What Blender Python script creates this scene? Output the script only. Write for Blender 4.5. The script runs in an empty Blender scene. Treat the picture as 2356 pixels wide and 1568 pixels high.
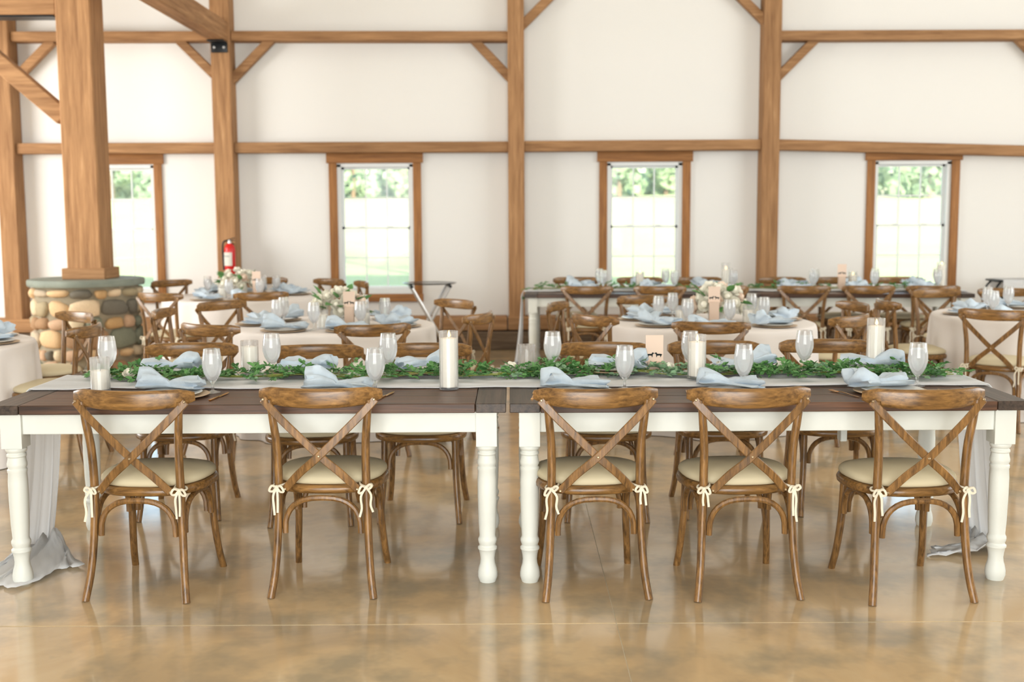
import bpy, bmesh, math, random
from mathutils import Vector, Matrix, noise as mnoise
R = math.radians
PI = math.pi
scene = bpy.context.scene
COL = scene.collection

# ------------------------------------------------------------------ camera, world, sun, lights, exposure
cam_data = bpy.data.cameras.new('camera'); cam = bpy.data.objects.new('camera', cam_data); COL.objects.link(cam)
cam_data.sensor_width = 36.0; cam_data.lens = 36.0 * 2620 / 2356
cam.location = (0, 0, 1.58)
cam.rotation_mode = 'QUATERNION'
_pitch = math.atan(292 / 2620)
cam.rotation_quaternion = (Matrix.Rotation(PI / 2 - _pitch, 4, 'X') @ Matrix.Rotation(R(-0.29), 4, 'Z')).to_quaternion()
cam_data.clip_end = 500
cam_data.dof.use_dof = True; cam_data.dof.focus_distance = 4.8; cam_data.dof.aperture_fstop = 2.5
scene.camera = cam

SUN_EL = R(17)
world = bpy.data.worlds.new('sky_world'); scene.world = world; world.use_nodes = True
_nt = world.node_tree
_sky = _nt.nodes.new('ShaderNodeTexSky'); _sky.sky_type = 'NISHITA'; _sky.sun_disc = False
_sky.sun_elevation = SUN_EL; _sky.sun_rotation = R(160); _sky.dust_density = 2.0
_nt.nodes['Background'].inputs['Strength'].default_value = 0.8
_nt.links.new(_sky.outputs[0], _nt.nodes['Background'].inputs['Color'])

_sd = bpy.data.lights.new('sun', 'SUN'); _sd.energy = 16; _sd.angle = R(0.6); _sd.color = (1.0, 0.93, 0.82)
_so = bpy.data.objects.new('sun', _sd); COL.objects.link(_so)
_so.rotation_euler = (PI / 2 - SUN_EL, 0, R(18))          # shines towards +Y from behind the camera side, low

def area(name, loc, target, sx, sy, power, color):
    d = bpy.data.lights.new(name, 'AREA'); d.shape = 'RECTANGLE'; d.size = sx; d.size_y = sy
    d.energy = power; d.color = color
    o = bpy.data.objects.new(name, d); COL.objects.link(o); o.location = loc
    o.rotation_euler = (Vector(target) - Vector(loc)).to_track_quat('-Z', 'Y').to_euler()
    return o
# unseen area lamps set inside the solid walls, standing in for daylight
area('front_daylight_standin', (-0.5, -4.3, 2.2), (-0.5, 10, 1.6), 7.0, 3.8, 830, (0.93, 0.985, 1.0))
area('right_daylight_standin', (9.2, 8.0, 2.8), (0, 9.5, 1.8), 9.0, 3.6, 520, (0.93, 0.985, 1.0))
area('left_fill_light', (-9.2, 9.8, 2.2), (-2, 11.4, 1.2), 5.6, 3.2, 700, (0.98, 0.99, 0.98))  # fill added to brighten the left of the back wall

vs = scene.view_settings
vs.view_transform = 'Standard'; vs.look = 'None'; vs.gamma = 1.0; vs.use_curve_mapping = False
vs.exposure = 0.06
if hasattr(scene, 'cycles'):     # enough light bounces for this bright room, no more
    cy = scene.cycles
    cy.max_bounces = 8; cy.diffuse_bounces = 3; cy.glossy_bounces = 3; cy.transmission_bounces = 8; cy.transparent_max_bounces = 10
    cy.use_light_tree = False; world.cycles.sampling_method = 'NONE'

# ------------------------------------------------------------------ materials
def srgb(r, g, b):
    def f(c):
        c /= 255.0
        return c / 12.92 if c <= 0.04045 else ((c + 0.055) / 1.055) ** 2.4
    return (f(r), f(g), f(b), 1.0)
def new_mat(name):
    m = bpy.data.materials.new(name); m.use_nodes = True
    nt = m.node_tree
    return m, nt, nt.nodes['Principled BSDF']
def N(nt, t, **kw):
    n = nt.nodes.new(t)
    for k, v in kw.items():
        if k in n.inputs: n.inputs[k].default_value = v
        else: setattr(n, k, v)
    return n
def ramp(nt, stops):
    n = nt.nodes.new('ShaderNodeValToRGB'); e = n.color_ramp.elements
    while len(e) < len(stops): e.new(0.5)
    for el, (p, c) in zip(e, stops): el.position = p; el.color = c
    return n
def plain(name, col, rough=0.6, metal=0.0, bump=0.0, bscale=80, var=0.0, vscale=6, spec=0.5, sheen=0.0, **kw):
    m, nt, b = new_mat(name)
    b.inputs['Base Color'].default_value = col; b.inputs['Roughness'].default_value = rough
    b.inputs['Metallic'].default_value = metal; b.inputs['Specular IOR Level'].default_value = spec
    if sheen: b.inputs['Sheen Weight'].default_value = sheen
    tc = N(nt, 'ShaderNodeTexCoord')
    if var:
        nz = N(nt, 'ShaderNodeTexNoise', Scale=vscale, Detail=3.0)
        nt.links.new(tc.outputs['Object'], nz.inputs['Vector'])
        lo = tuple(c * (1 - var) for c in col[:3]) + (1,); hi = tuple(min(1, c * (1 + var)) for c in col[:3]) + (1,)
        r = ramp(nt, [(0.3, lo), (0.7, hi)])
        nt.links.new(nz.outputs['Fac'], r.inputs['Fac']); nt.links.new(r.outputs['Color'], b.inputs['Base Color'])
    if bump:
        nz = N(nt, 'ShaderNodeTexNoise', Scale=bscale, Detail=3.0)
        nt.links.new(tc.outputs['Object'], nz.inputs['Vector'])
        bp = N(nt, 'ShaderNodeBump', Strength=bump, Distance=0.01)
        nt.links.new(nz.outputs['Fac'], bp.inputs['Height']); nt.links.new(bp.outputs['Normal'], b.inputs['Normal'])
    return m
def wood(name, c1, c2, c3=None, axis='z', fine=60, along=3.0, rough=0.5, bump=0.15, rnd=0.25, spec=0.4):
    """streaky grain along one axis, slow patches and a random tone per piece"""
    m, nt, b = new_mat(name)
    tc = N(nt, 'ShaderNodeTexCoord'); mp = N(nt, 'ShaderNodeMapping')
    sc = [fine, fine, fine]; sc['xyz'.index(axis)] = along
    mp.inputs['Scale'].default_value = sc
    oi = N(nt, 'ShaderNodeObjectInfo')
    addv = N(nt, 'ShaderNodeVectorMath', operation='ADD')
    mulr = N(nt, 'ShaderNodeMath', operation='MULTIPLY'); mulr.inputs[1].default_value = 37.0
    nt.links.new(oi.outputs['Random'], mulr.inputs[0])
    nt.links.new(tc.outputs['Object'], addv.inputs[0]); nt.links.new(mulr.outputs[0], addv.inputs[1])
    nt.links.new(addv.outputs[0], mp.inputs['Vector'])
    n1 = N(nt, 'ShaderNodeTexNoise', Scale=1.0, Detail=4.0, Roughness=0.65, Distortion=0.3)
    nt.links.new(mp.outputs[0], n1.inputs['Vector'])
    n2 = N(nt, 'ShaderNodeTexNoise', Scale=2.2, Detail=1.0)
    nt.links.new(addv.outputs[0], n2.inputs['Vector'])
    r1 = ramp(nt, [(0.3, c1), (0.62, c2)] + ([(0.8, c3)] if c3 else []))
    nt.links.new(n1.outputs['Fac'], r1.inputs['Fac'])
    hsv = N(nt, 'ShaderNodeHueSaturation')
    mr = N(nt, 'ShaderNodeMapRange'); mr.inputs['To Min'].default_value = 1 - rnd; mr.inputs['To Max'].default_value = 1 + rnd
    mix = N(nt, 'ShaderNodeMath', operation='ADD'); half = N(nt, 'ShaderNodeMath', operation='MULTIPLY'); half.inputs[1].default_value = 0.5
    sub = N(nt, 'ShaderNodeMath', operation='MULTIPLY'); sub.inputs[1].default_value = 0.5
    nt.links.new(oi.outputs['Random'], half.inputs[0]); nt.links.new(n2.outputs['Fac'], sub.inputs[0])
    nt.links.new(half.outputs[0], mix.inputs[0]); nt.links.new(sub.outputs[0], mix.inputs[1])
    nt.links.new(mix.outputs[0], mr.inputs['Value']); nt.links.new(mr.outputs[0], hsv.inputs['Value'])
    nt.links.new(r1.outputs['Color'], hsv.inputs['Color']); nt.links.new(hsv.outputs[0], b.inputs['Base Color'])
    b.inputs['Roughness'].default_value = rough; b.inputs['Specular IOR Level'].default_value = spec
    if bump:
        bp = N(nt, 'ShaderNodeBump', Strength=bump, Distance=0.004)
        nt.links.new(n1.outputs['Fac'], bp.inputs['Height']); nt.links.new(bp.outputs['Normal'], b.inputs['Normal'])
    return m

M = {}
M['wall'] = plain('white_plaster', srgb(239, 236, 231), 0.9, spec=0.2)
M['ceiling'] = plain('white_boards', srgb(236, 230, 220), 0.9, spec=0.2)
_oak = (srgb(136, 98, 66), srgb(174, 132, 92), srgb(204, 164, 122))
for ax in 'xyz':
    M['timber_' + ax] = wood('timber_' + ax, *_oak, axis=ax, fine=26, along=1.6, rough=0.75, bump=0.3, rnd=0.22, spec=0.25)
M['casing_x'] = wood('casing_x', srgb(132, 86, 46), srgb(172, 118, 66), srgb(196, 142, 88), axis='x', fine=34, along=2, rough=0.6, rnd=0.12)
M['casing_z'] = wood('casing_z', srgb(132, 86, 46), srgb(172, 118, 66), srgb(196, 142, 88), axis='z', fine=34, along=2, rough=0.6, rnd=0.12)
M['chair'] = wood('chair_wood', srgb(76, 52, 27), srgb(144, 104, 58), srgb(178, 136, 82), axis='z', fine=70, along=9, rough=0.32, bump=0.0, rnd=0.16, spec=0.5)
M['chair_x'] = wood('chair_wood_rail', srgb(80, 54, 27), srgb(150, 109, 60), srgb(184, 141, 84), axis='x', fine=70, along=7, rough=0.28, bump=0.0, rnd=0.16, spec=0.5)
M['cushion'] = plain('cushion_cloth', srgb(212, 198, 166), 0.85, spec=0.2)
M['tie'] = plain('tie_cotton', srgb(232, 222, 200), 0.9, spec=0.1)
M['screw'] = plain('screw_metal', srgb(190, 170, 140), 0.35, metal=1.0)
M['top_x'] = wood('stained_plank', srgb(46, 33, 26), srgb(98, 68, 49), srgb(150, 102, 70), axis='x', fine=42, along=1.3, rough=0.42, bump=0.25, rnd=0.3, spec=0.4)
M['top_y'] = wood('stained_end_board', srgb(40, 33, 29), srgb(80, 66, 56), srgb(108, 88, 72), axis='y', fine=42, along=1.3, rough=0.42, bump=0.25, rnd=0.2, spec=0.4)
M['cream'] = plain('cream_paint', srgb(226, 226, 217), 0.5, var=0.03, vscale=8, spec=0.4)
M['cloth'] = plain('white_tablecloth', srgb(236, 228, 222), 0.95, spec=0.1)
M['napkin'] = plain('blue_linen', srgb(200, 212, 222), 0.95, var=0.07, vscale=22, spec=0.1)
M['plate'] = plain('white_china', srgb(238, 234, 226), 0.25)
M['charger'] = plain('beige_charger', srgb(205, 178, 146), 0.5, var=0.08, vscale=30)
M['gold'] = plain('gold_metal', srgb(214, 158, 92), 0.25, metal=1.0)
M['wax'] = plain('candle_wax', srgb(244, 236, 220), 0.6, spec=0.3)
M['wick'] = plain('wick', srgb(50, 40, 32), 0.9)
M['card'] = plain('blush_card', srgb(236, 210, 190), 0.8, spec=0.1)
M['ink'] = plain('dark_ink', srgb(40, 46, 46), 0.8, spec=0.1)
M['petal'] = plain('white_petal', srgb(246, 240, 222), 0.8, var=0.04, vscale=30, spec=0.2)
M['blush'] = plain('blush_petal', srgb(246, 222, 200), 0.8, var=0.04, vscale=30, spec=0.2)
M['leaf'] = plain('garland_leaf', srgb(92, 140, 78), 0.5, var=0.35, vscale=14, spec=0.4)
M['leaf2'] = plain('eucalyptus_leaf', srgb(132, 164, 126), 0.6, var=0.2, vscale=14, spec=0.3)
M['stem'] = plain('green_stem', srgb(140, 148, 70), 0.6)
M['black'] = plain('black_iron', srgb(26, 28, 30), 0.4, metal=0.4)
M['tray'] = plain('black_tray', srgb(22, 30, 32), 0.12, spec=1.0)
M['chrome'] = plain('pale_steel', srgb(225, 225, 225), 0.3, metal=0.5)
M['red'] = plain('red_enamel', srgb(214, 28, 24), 0.3)
M['paper'] = plain('paper_label', srgb(228, 222, 210), 0.8)
M['sash'] = plain('white_vinyl', srgb(236, 238, 236), 0.4)
M['mortar'] = plain('grey_mortar', srgb(146, 134, 112), 0.95, bump=0.5, bscale=60, var=0.1)
M['slate'] = plain('blue_grey_slate', srgb(128, 134, 122), 0.7, bump=0.4, bscale=30, var=0.15, vscale=5)
_st = [(214, 180, 138), (190, 152, 106), (166, 150, 120), (206, 186, 154), (128, 130, 112), (196, 162, 132), (160, 126, 94), (220, 194, 160), (112, 106, 94), (184, 166, 142)]
for i, c in enumerate(_st):
    M['stone%d' % i] = plain('field_stone_%d' % i, srgb(*c), 0.85, bump=0.3, bscale=40, var=0.14, vscale=16, spec=0.3)
M['bark'] = plain('bark', srgb(92, 78, 62), 0.9, var=0.2)
M['grass'] = plain('field_grass', srgb(176, 186, 138), 1.0, var=0.10, vscale=0.25, spec=0.0)
M['curtain'] = plain('sheer_curtain', srgb(240, 238, 232), 0.9, spec=0.1)

def mat_floor():
    m, nt, b = new_mat('polished_concrete')
    tc = N(nt, 'ShaderNodeTexCoord')
    n1 = N(nt, 'ShaderNodeTexNoise', Scale=1.1, Detail=5.0, Roughness=0.6, Distortion=0.6)
    n2 = N(nt, 'ShaderNodeTexNoise', Scale=2.6, Detail=4.0, Roughness=0.6)
    for n in (n1, n2): nt.links.new(tc.outputs['Object'], n.inputs['Vector'])
    r1 = ramp(nt, [(0.28, srgb(160, 142, 116)), (0.5, srgb(204, 175, 134)), (0.72, srgb(218, 193, 154))])
    r2 = ramp(nt, [(0.46, (0, 0, 0, 1)), (0.64, (1, 1, 1, 1))])
    nt.links.new(n1.outputs['Fac'], r1.inputs['Fac']); nt.links.new(n2.outputs['Fac'], r2.inputs['Fac'])
    mx = N(nt, 'ShaderNodeMix', data_type='RGBA'); mx.inputs[7].default_value = srgb(118, 120, 108)
    sc = N(nt, 'ShaderNodeMath', operation='MULTIPLY'); sc.inputs[1].default_value = 0.5
    nt.links.new(r2.outputs['Color'], sc.inputs[0]); nt.links.new(sc.outputs[0], mx.inputs[0])
    nt.links.new(r1.outputs['Color'], mx.inputs[6]); nt.links.new(mx.outputs[2], b.inputs['Base Color'])
    mr = N(nt, 'ShaderNodeMapRange'); mr.inputs['To Min'].default_value = 0.06; mr.inputs['To Max'].default_value = 0.24
    nt.links.new(n2.outputs['Fac'], mr.inputs['Value']); nt.links.new(mr.outputs[0], b.inputs['Roughness'])
    b.inputs['Specular IOR Level'].default_value = 0.5; b.inputs['Coat Weight'].default_value = 0.35; b.inputs['Coat Roughness'].default_value = 0.06
    return m
M['floor'] = mat_floor()
M['joint'] = plain('joint_filler', srgb(222, 210, 184), 0.8)

def mat_glass(name, tint, veil, veil_col=(1, 1, 1, 1)):
    """thin glass: see-through, mirror-like at grazing angles, with a slight milky film"""
    m = bpy.data.materials.new(name); m.use_nodes = True; nt = m.node_tree; nt.nodes.clear()
    out = N(nt, 'ShaderNodeOutputMaterial'); tr = N(nt, 'ShaderNodeBsdfTransparent'); tr.inputs[0].default_value = tint
    gl = N(nt, 'ShaderNodeBsdfGlossy'); gl.inputs['Roughness'].default_value = 0.04
    fr = N(nt, 'ShaderNodeLayerWeight'); fr.inputs['Blend'].default_value = 0.22
    m1 = N(nt, 'ShaderNodeMixShader')
    nt.links.new(fr.outputs['Fresnel'], m1.inputs[0]); nt.links.new(tr.outputs[0], m1.inputs[1]); nt.links.new(gl.outputs[0], m1.inputs[2])
    df = N(nt, 'ShaderNodeBsdfDiffuse'); df.inputs[0].default_value = veil_col
    tl = N(nt, 'ShaderNodeBsdfTranslucent'); tl.inputs[0].default_value = veil_col
    ms = N(nt, 'ShaderNodeMixShader'); ms.inputs[0].default_value = 0.5
    nt.links.new(df.outputs[0], ms.inputs[1]); nt.links.new(tl.outputs[0], ms.inputs[2])
    m2 = N(nt, 'ShaderNodeMixShader'); m2.inputs[0].default_value = veil
    nt.links.new(m1.outputs[0], m2.inputs[1]); nt.links.new(ms.outputs[0], m2.inputs[2])
    nt.links.new(m2.outputs[0], out.inputs[0])
    return m
M['pane'] = mat_glass('window_pane', (0.97, 0.99, 0.98, 1), 0.05)
def mat_refract(name, ior, ice):
    """clear refracting body with a share of milky white (ice, droplets on the glass)"""
    m = bpy.data.materials.new(name); m.use_nodes = True; nt = m.node_tree; nt.nodes.clear()
    out = N(nt, 'ShaderNodeOutputMaterial'); g = N(nt, 'ShaderNodeBsdfGlass'); g.inputs['IOR'].default_value = ior; g.inputs['Roughness'].default_value = 0.02
    tr = N(nt, 'ShaderNodeBsdfTransparent'); m0 = N(nt, 'ShaderNodeMixShader'); m0.inputs[0].default_value = 0.45
    nt.links.new(g.outputs[0], m0.inputs[1]); nt.links.new(tr.outputs[0], m0.inputs[2])
    d = N(nt, 'ShaderNodeBsdfDiffuse'); d.inputs[0].default_value = (0.97, 0.98, 0.99, 1)
    t = N(nt, 'ShaderNodeBsdfTranslucent'); t.inputs[0].default_value = (0.97, 0.98, 0.99, 1)
    ms = N(nt, 'ShaderNodeMixShader'); ms.inputs[0].default_value = 0.45
    nt.links.new(d.outputs[0], ms.inputs[1]); nt.links.new(t.outputs[0], ms.inputs[2])
    m2 = N(nt, 'ShaderNodeMixShader'); m2.inputs[0].default_value = ice
    nt.links.new(m0.outputs[0], m2.inputs[1]); nt.links.new(ms.outputs[0], m2.inputs[2]); nt.links.new(m2.outputs[0], out.inputs[0])
    return m
M['glass'] = mat_refract('clear_glass', 1.45, 0.09)
M['water'] = mat_refract('iced_water', 1.33, 0.40)
def mat_emit(name, col, s):
    m = bpy.data.materials.new(name); m.use_nodes = True; nt = m.node_tree; nt.nodes.clear()
    out = N(nt, 'ShaderNodeOutputMaterial'); e = N(nt, 'ShaderNodeEmission'); e.inputs[0].default_value = col; e.inputs[1].default_value = s
    nt.links.new(e.outputs[0], out.inputs[0]); return m
M['flame'] = mat_emit('candle_flame', (1.0, 0.62, 0.22, 1), 6.0)
if hasattr(M['flame'], 'cycles'): M['flame'].cycles.emission_sampling = 'NONE'   # tiny flames, lit by chance hits only
def mat_leafy(name, c1, c2, transl=0.4):
    m = bpy.data.materials.new(name); m.use_nodes = True; nt = m.node_tree; nt.nodes.clear()
    out = N(nt, 'ShaderNodeOutputMaterial'); oi = N(nt, 'ShaderNodeTexCoord')
    nz = N(nt, 'ShaderNodeTexNoise', Scale=0.9, Detail=4.0); nt.links.new(oi.outputs['Object'], nz.inputs['Vector'])
    r = ramp(nt, [(0.3, c1), (0.7, c2)]); nt.links.new(nz.outputs['Fac'], r.inputs['Fac'])
    d = N(nt, 'ShaderNodeBsdfDiffuse'); t = N(nt, 'ShaderNodeBsdfTranslucent'); mx = N(nt, 'ShaderNodeMixShader'); mx.inputs[0].default_value = transl
    for n in (d, t): nt.links.new(r.outputs['Color'], n.inputs[0])
    nt.links.new(d.outputs[0], mx.inputs[1]); nt.links.new(t.outputs[0], mx.inputs[2]); nt.links.new(mx.outputs[0], out.inputs[0])
    return m
M['gauze'] = mat_leafy('white_gauze', srgb(247, 247, 247), srgb(250, 250, 250), 0.45)
M['crown'] = mat_leafy('hazed_tree_leaves', srgb(122, 146, 124), srgb(156, 176, 146))  # distance haze put into the leaf colour by paler, greyer tones

# ------------------------------------------------------------------ mesh building
def spline(pts, n):
    """Catmull-Rom through pts, n samples per span"""
    P = [Vector(p) for p in pts]; out = []
    for i in range(len(P) - 1):
        p0 = P[i - 1] if i else 2 * P[0] - P[1]; p1, p2 = P[i], P[i + 1]
        p3 = P[i + 2] if i + 2 < len(P) else 2 * P[-1] - P[-2]
        for k in range(n):
            t = k / n
            out.append(0.5 * ((2 * p1) + (p2 - p0) * t + (2 * p0 - 5 * p1 + 4 * p2 - p3) * t * t + (-p0 + 3 * p1 - 3 * p2 + p3) * t ** 3))
    out.append(P[-1]); return out
def lerp_list(vals, m):
    k = len(vals) - 1; out = []
    for i in range(m):
        t = i / (m - 1) * k; a = min(int(t), k - 1); out.append(vals[a] + (vals[a + 1] - vals[a]) * (t - a))
    return out
class MB:
    def __init__(s): s.v = []; s.f = []
    def box(s, c, d, rz=0.0, rx=0.0, ry=0.0):
        b = len(s.v); m = Matrix.Rotation(rz, 3, 'Z') @ Matrix.Rotation(ry, 3, 'Y') @ Matrix.Rotation(rx, 3, 'X')
        for z in (-1, 1):
            for y in (-1, 1):
                for x in (-1, 1):
                    s.v.append(Vector(c) + m @ Vector((x * d[0] / 2, y * d[1] / 2, z * d[2] / 2)))
        for q in ((0, 2, 3, 1), (4, 5, 7, 6), (0, 1, 5, 4), (2, 6, 7, 3), (0, 4, 6, 2), (1, 3, 7, 5)):
            s.f.append([b + i for i in q])
        return s
    def bar(s, p, q, w, h, up=(0, 0, 1)):
        """square bar from p to q; h along up"""
        return s.sweep([p, q], [(-w / 2, -h / 2), (w / 2, -h / 2), (w / 2, h / 2), (-w / 2, h / 2)], up)
    def sweep(s, path, sec, up=(0, 0, 1), scales=None):
        P = [Vector(p) for p in path]; n = len(sec); b = len(s.v); up = Vector(up)
        for i, p in enumerate(P):
            t = (P[min(i + 1, len(P) - 1)] - P[max(i - 1, 0)]).normalized()
            side = t.cross(up)
            if side.length < 1e-4: side = t.cross(Vector((0, 1, 0)))
            side.normalize(); u = side.cross(t).normalized()
            k = scales[i] if scales else 1.0
            for (a, c) in sec: s.v.append(p + side * a * k + u * c * k)
        for i in range(len(P) - 1):
            for j in range(n):
                s.f.append([b + i * n + j, b + i * n + (j + 1) % n, b + (i + 1) * n + (j + 1) % n, b + (i + 1) * n + j])
        s.f.append([b + j for j in range(n)][::-1]); s.f.append([b + (len(P) - 1) * n + j for j in range(n)])
        return s
    def tube(s, path, r, n=8, up=(0, 0, 1)):
        rs = lerp_list(r, len(path)) if isinstance(r, (list, tuple)) else [r] * len(path)
        return s.sweep(path, [(math.cos(2 * PI * j / n), math.sin(2 * PI * j / n)) for j in range(n)], up, rs)
    def lathe(s, prof, n=20, c=(0, 0, 0), cap=True, sq=None):
        b = len(s.v); c = Vector(c)
        for (r, z) in prof:
            for j in range(n):
                a = 2 * PI * j / n
                s.v.append(c + Vector((r * math.cos(a), r * math.sin(a), z)))
        for i in range(len(prof) - 1):
            for j in range(n):
                s.f.append([b + i * n + j, b + i * n + (j + 1) % n, b + (i + 1) * n + (j + 1) % n, b + (i + 1) * n + j])
        if cap:
            s.f.append([b + j for j in range(n)][::-1]); s.f.append([b + (len(prof) - 1) * n + j for j in range(n)])
        return s
    def grid(s, fn, nu, nv, wrap=False):
        b = len(s.v); cu = nu if wrap else nu + 1
        for i in range(cu):
            for j in range(nv + 1): s.v.append(Vector(fn(i / nu, j / nv)))
        for i in range(nu):
            for j in range(nv):
                a = i % cu; c = (i + 1) % cu
                s.f.append([b + a * (nv + 1) + j, b + c * (nv + 1) + j, b + c * (nv + 1) + j + 1, b + a * (nv + 1) + j + 1])
        return s
    def poly(s, pts, thick, axis=(0, 1, 0)):
        b = len(s.v); n = len(pts); ax = Vector(axis) * thick
        for p in pts: s.v.append(Vector(p))
        for p in pts: s.v.append(Vector(p) + ax)
        s.f.append(list(range(b, b + n))); s.f.append(list(range(b + 2 * n - 1, b + n - 1, -1)))
        for j in range(n): s.f.append([b + j, b + n + j, b + n + (j + 1) % n, b + (j + 1) % n])
        return s
    def xf(s, m):
        s.v = [m @ v for v in s.v]; return s
    def add(s, o, m=None):
        b = len(s.v); s.v += [m @ v for v in o.v] if m else list(o.v); s.f += [[b + i for i in f] for f in o.f]; return s
    def mesh(s, name, mat, smooth=True, bevel=0.0, seg=2, ang=40):
        me = bpy.data.meshes.new(name); me.from_pydata([tuple(v) for v in s.v], [], s.f)
        bm = bmesh.new(); bm.from_mesh(me); bmesh.ops.recalc_face_normals(bm, faces=bm.faces)
        if bevel:
            es = [e for e in bm.edges if len(e.link_faces) == 2 and e.calc_face_angle(0) > R(25)]
            bmesh.ops.bevel(bm, geom=es, offset=bevel, segments=seg, affect='EDGES', profile=0.5, clamp_overlap=True)
        for f in bm.faces: f.smooth = smooth
        if smooth:
            for e in bm.edges:
                if len(e.link_faces) == 2 and e.calc_face_angle(0) > R(ang): e.smooth = False
        bm.to_mesh(me); bm.free(); me.materials.append(mat); return me
    def build(s, name, mat, parent=None, **kw):
        return link(name, s.mesh(name, mat, **kw), parent)
def link(name, data, parent=None, loc=None, rz=None):
    o = bpy.data.objects.new(name, data); COL.objects.link(o)
    if parent is not None: o.parent = parent
    if loc is not None: o.location = loc
    if rz is not None: o.rotation_euler = (0, 0, rz)
    return o
def tag(o, label, cat, group=None):
    o['label'] = label; o['category'] = cat
    if group: o['group'] = group
    return o
def empty(name, loc=(0, 0, 0), rz=0.0):
    o = bpy.data.objects.new(name, None); o.empty_display_size = 0.1; COL.objects.link(o)
    o.location = loc; o.rotation_euler = (0, 0, rz); return o
def struct(o): o['kind'] = 'structure'; return o
def copy_tree(o, parent=None):
    c = o.copy(); COL.objects.link(c)
    if parent is not None: c.parent = parent
    for ch in KIDS.get(o.name, []): copy_tree(ch, c)
    return c
KIDS = {}
def freeze(root):
    """remember the children of a finished prototype for copying"""
    def rec(o):
        ks = [x for x in ALL if x.parent == o]
        KIDS[o.name] = ks
        for k in ks: rec(k)
    ALL = list(COL.objects); rec(root)
rng = random.Random(7)

# ------------------------------------------------------------------ room shell
BX0, BX1, BY0, BY1, EAVE, RIDGE = -9.5, 9.5, -4.6, 13.6, 5.2, 9.0
fl = struct(MB().box((0, 4.5, -0.1025), (19.4, 18.6, 0.2)).build('floor', M['joint'], smooth=False))
xs = [-9.6, -8.6, -4.1, 0.40, 4.9, 9.6]; ys = [-4.7, -0.4, 4.27, 8.9, 13.6]
for i in range(len(xs) - 1):
    for j in range(len(ys) - 1):
        MB().box(((xs[i] + xs[i + 1]) / 2, (ys[j] + ys[j + 1]) / 2, -0.006), (xs[i + 1] - xs[i] - 0.0035, ys[j + 1] - ys[j] - 0.010, 0.012)).build('slab', M['floor'], fl, smooth=False)

# back wall with four window openings (glazed opening x0..x1, z0..z1)
WIN = [(-5.06, -4.22), (-2.06, -1.16), (1.135, 2.025), (4.30, 5.205)]
WZ0, WZ1 = 0.66, 2.185
wb = MB(); TH = 0.22
edges = [BX0] + [v for w in WIN for v in (w[0] - 0.02, w[1] + 0.02)] + [BX1]
for k in range(0, len(edges), 2):
    wb.box(((edges[k] + edges[k + 1]) / 2, BY1 + TH / 2, EAVE / 2), (edges[k + 1] - edges[k], TH, EAVE))
for w in WIN:
    cx = (w[0] + w[1]) / 2; ww = w[1] - w[0] + 0.04
    wb.box((cx, BY1 + TH / 2, (WZ0 - 0.02) / 2), (ww, TH, WZ0 - 0.02))
    wb.box((cx, BY1 + TH / 2, (WZ1 + 0.02 + EAVE) / 2), (ww, TH, EAVE - WZ1 - 0.02))
struct(wb.build('wall_back', M['wall'], smooth=False))
struct(MB().box((BX0 - 0.11, 4.5, 2.6), (0.22, 18.64, 5.2)).build('wall_left', M['wall'], smooth=False))
struct(MB().box((BX1 + 0.11, 4.5, 2.6), (0.22, 18.64, 5.2)).build('wall_right', M['wall'], smooth=False))
struct(MB().box((0, BY0 - 0.11, 2.6), (19.4, 0.22, 5.2)).build('wall_front', M['wall'], smooth=False))
ce = MB()
for s in (-1, 1):
    ya = 4.5 + s * 9.5; a = Vector((0, 4.5, RIDGE)); b = Vector((0, ya, EAVE - 0.1))
    ce.sweep([a, b], [(-9.75, 0), (9.75, 0), (9.75, 0.2), (-9.75, 0.2)], up=(0, 0, 1))
for s in (-1, 1):
    ce.poly([(s * 9.6, -4.7, 5.15), (s * 9.6, 13.7, 5.15), (s * 9.6, 4.5, 9.02)], 0.15, (s, 0, 0))
struct(ce.build('ceiling', M['ceiling'], smooth=False))
# unseen curtained frames added on the solid walls to dress the area lamps
def curtain_bay(name, c, w, h, axis):
    fr = MB(); d = {'y': (w, 0.08, 0.14), 'x': (0.08, w, 0.14)}[axis]; dv = {'y': (0.14, 0.08, h), 'x': (0.08, 0.14, h)}[axis]
    fr.box((c[0], c[1], c[2] + h / 2), d)
    for k in (-1, 0, 1):
        off = k * (w / 2 - 0.07)
        fr.box((c[0] + (off if axis == 'y' else 0), c[1] + (off if axis == 'x' else 0), c[2]), dv)
    o = struct(fr.build(name, M['timber_z'], smooth=False))
    def fn(u, v):
        x = (u - 0.5) * (w - 0.3); wv = 0.015 * math.sin(u * 90)
        return (c[0] + x, c[1] + wv, c[2] + (v - 0.5) * (h - 0.1)) if axis == 'y' else (c[0] + wv, c[1] + x, c[2] + (v - 0.5) * (h - 0.1))
    MB().grid(fn, 140, 2).build('curtain', M['curtain'], o)
curtain_bay('added_door', (-0.5, BY0 + 0.06, 2.3), 7.4, 4.4, 'y')
curtain_bay('window_5', (BX1 - 0.06, 8.0, 3.0), 9.2, 3.6, 'x')
curtain_bay('window_6', (BX0 + 0.06, 9.8, 2.5), 6.4, 3.4, 'x')

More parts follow.
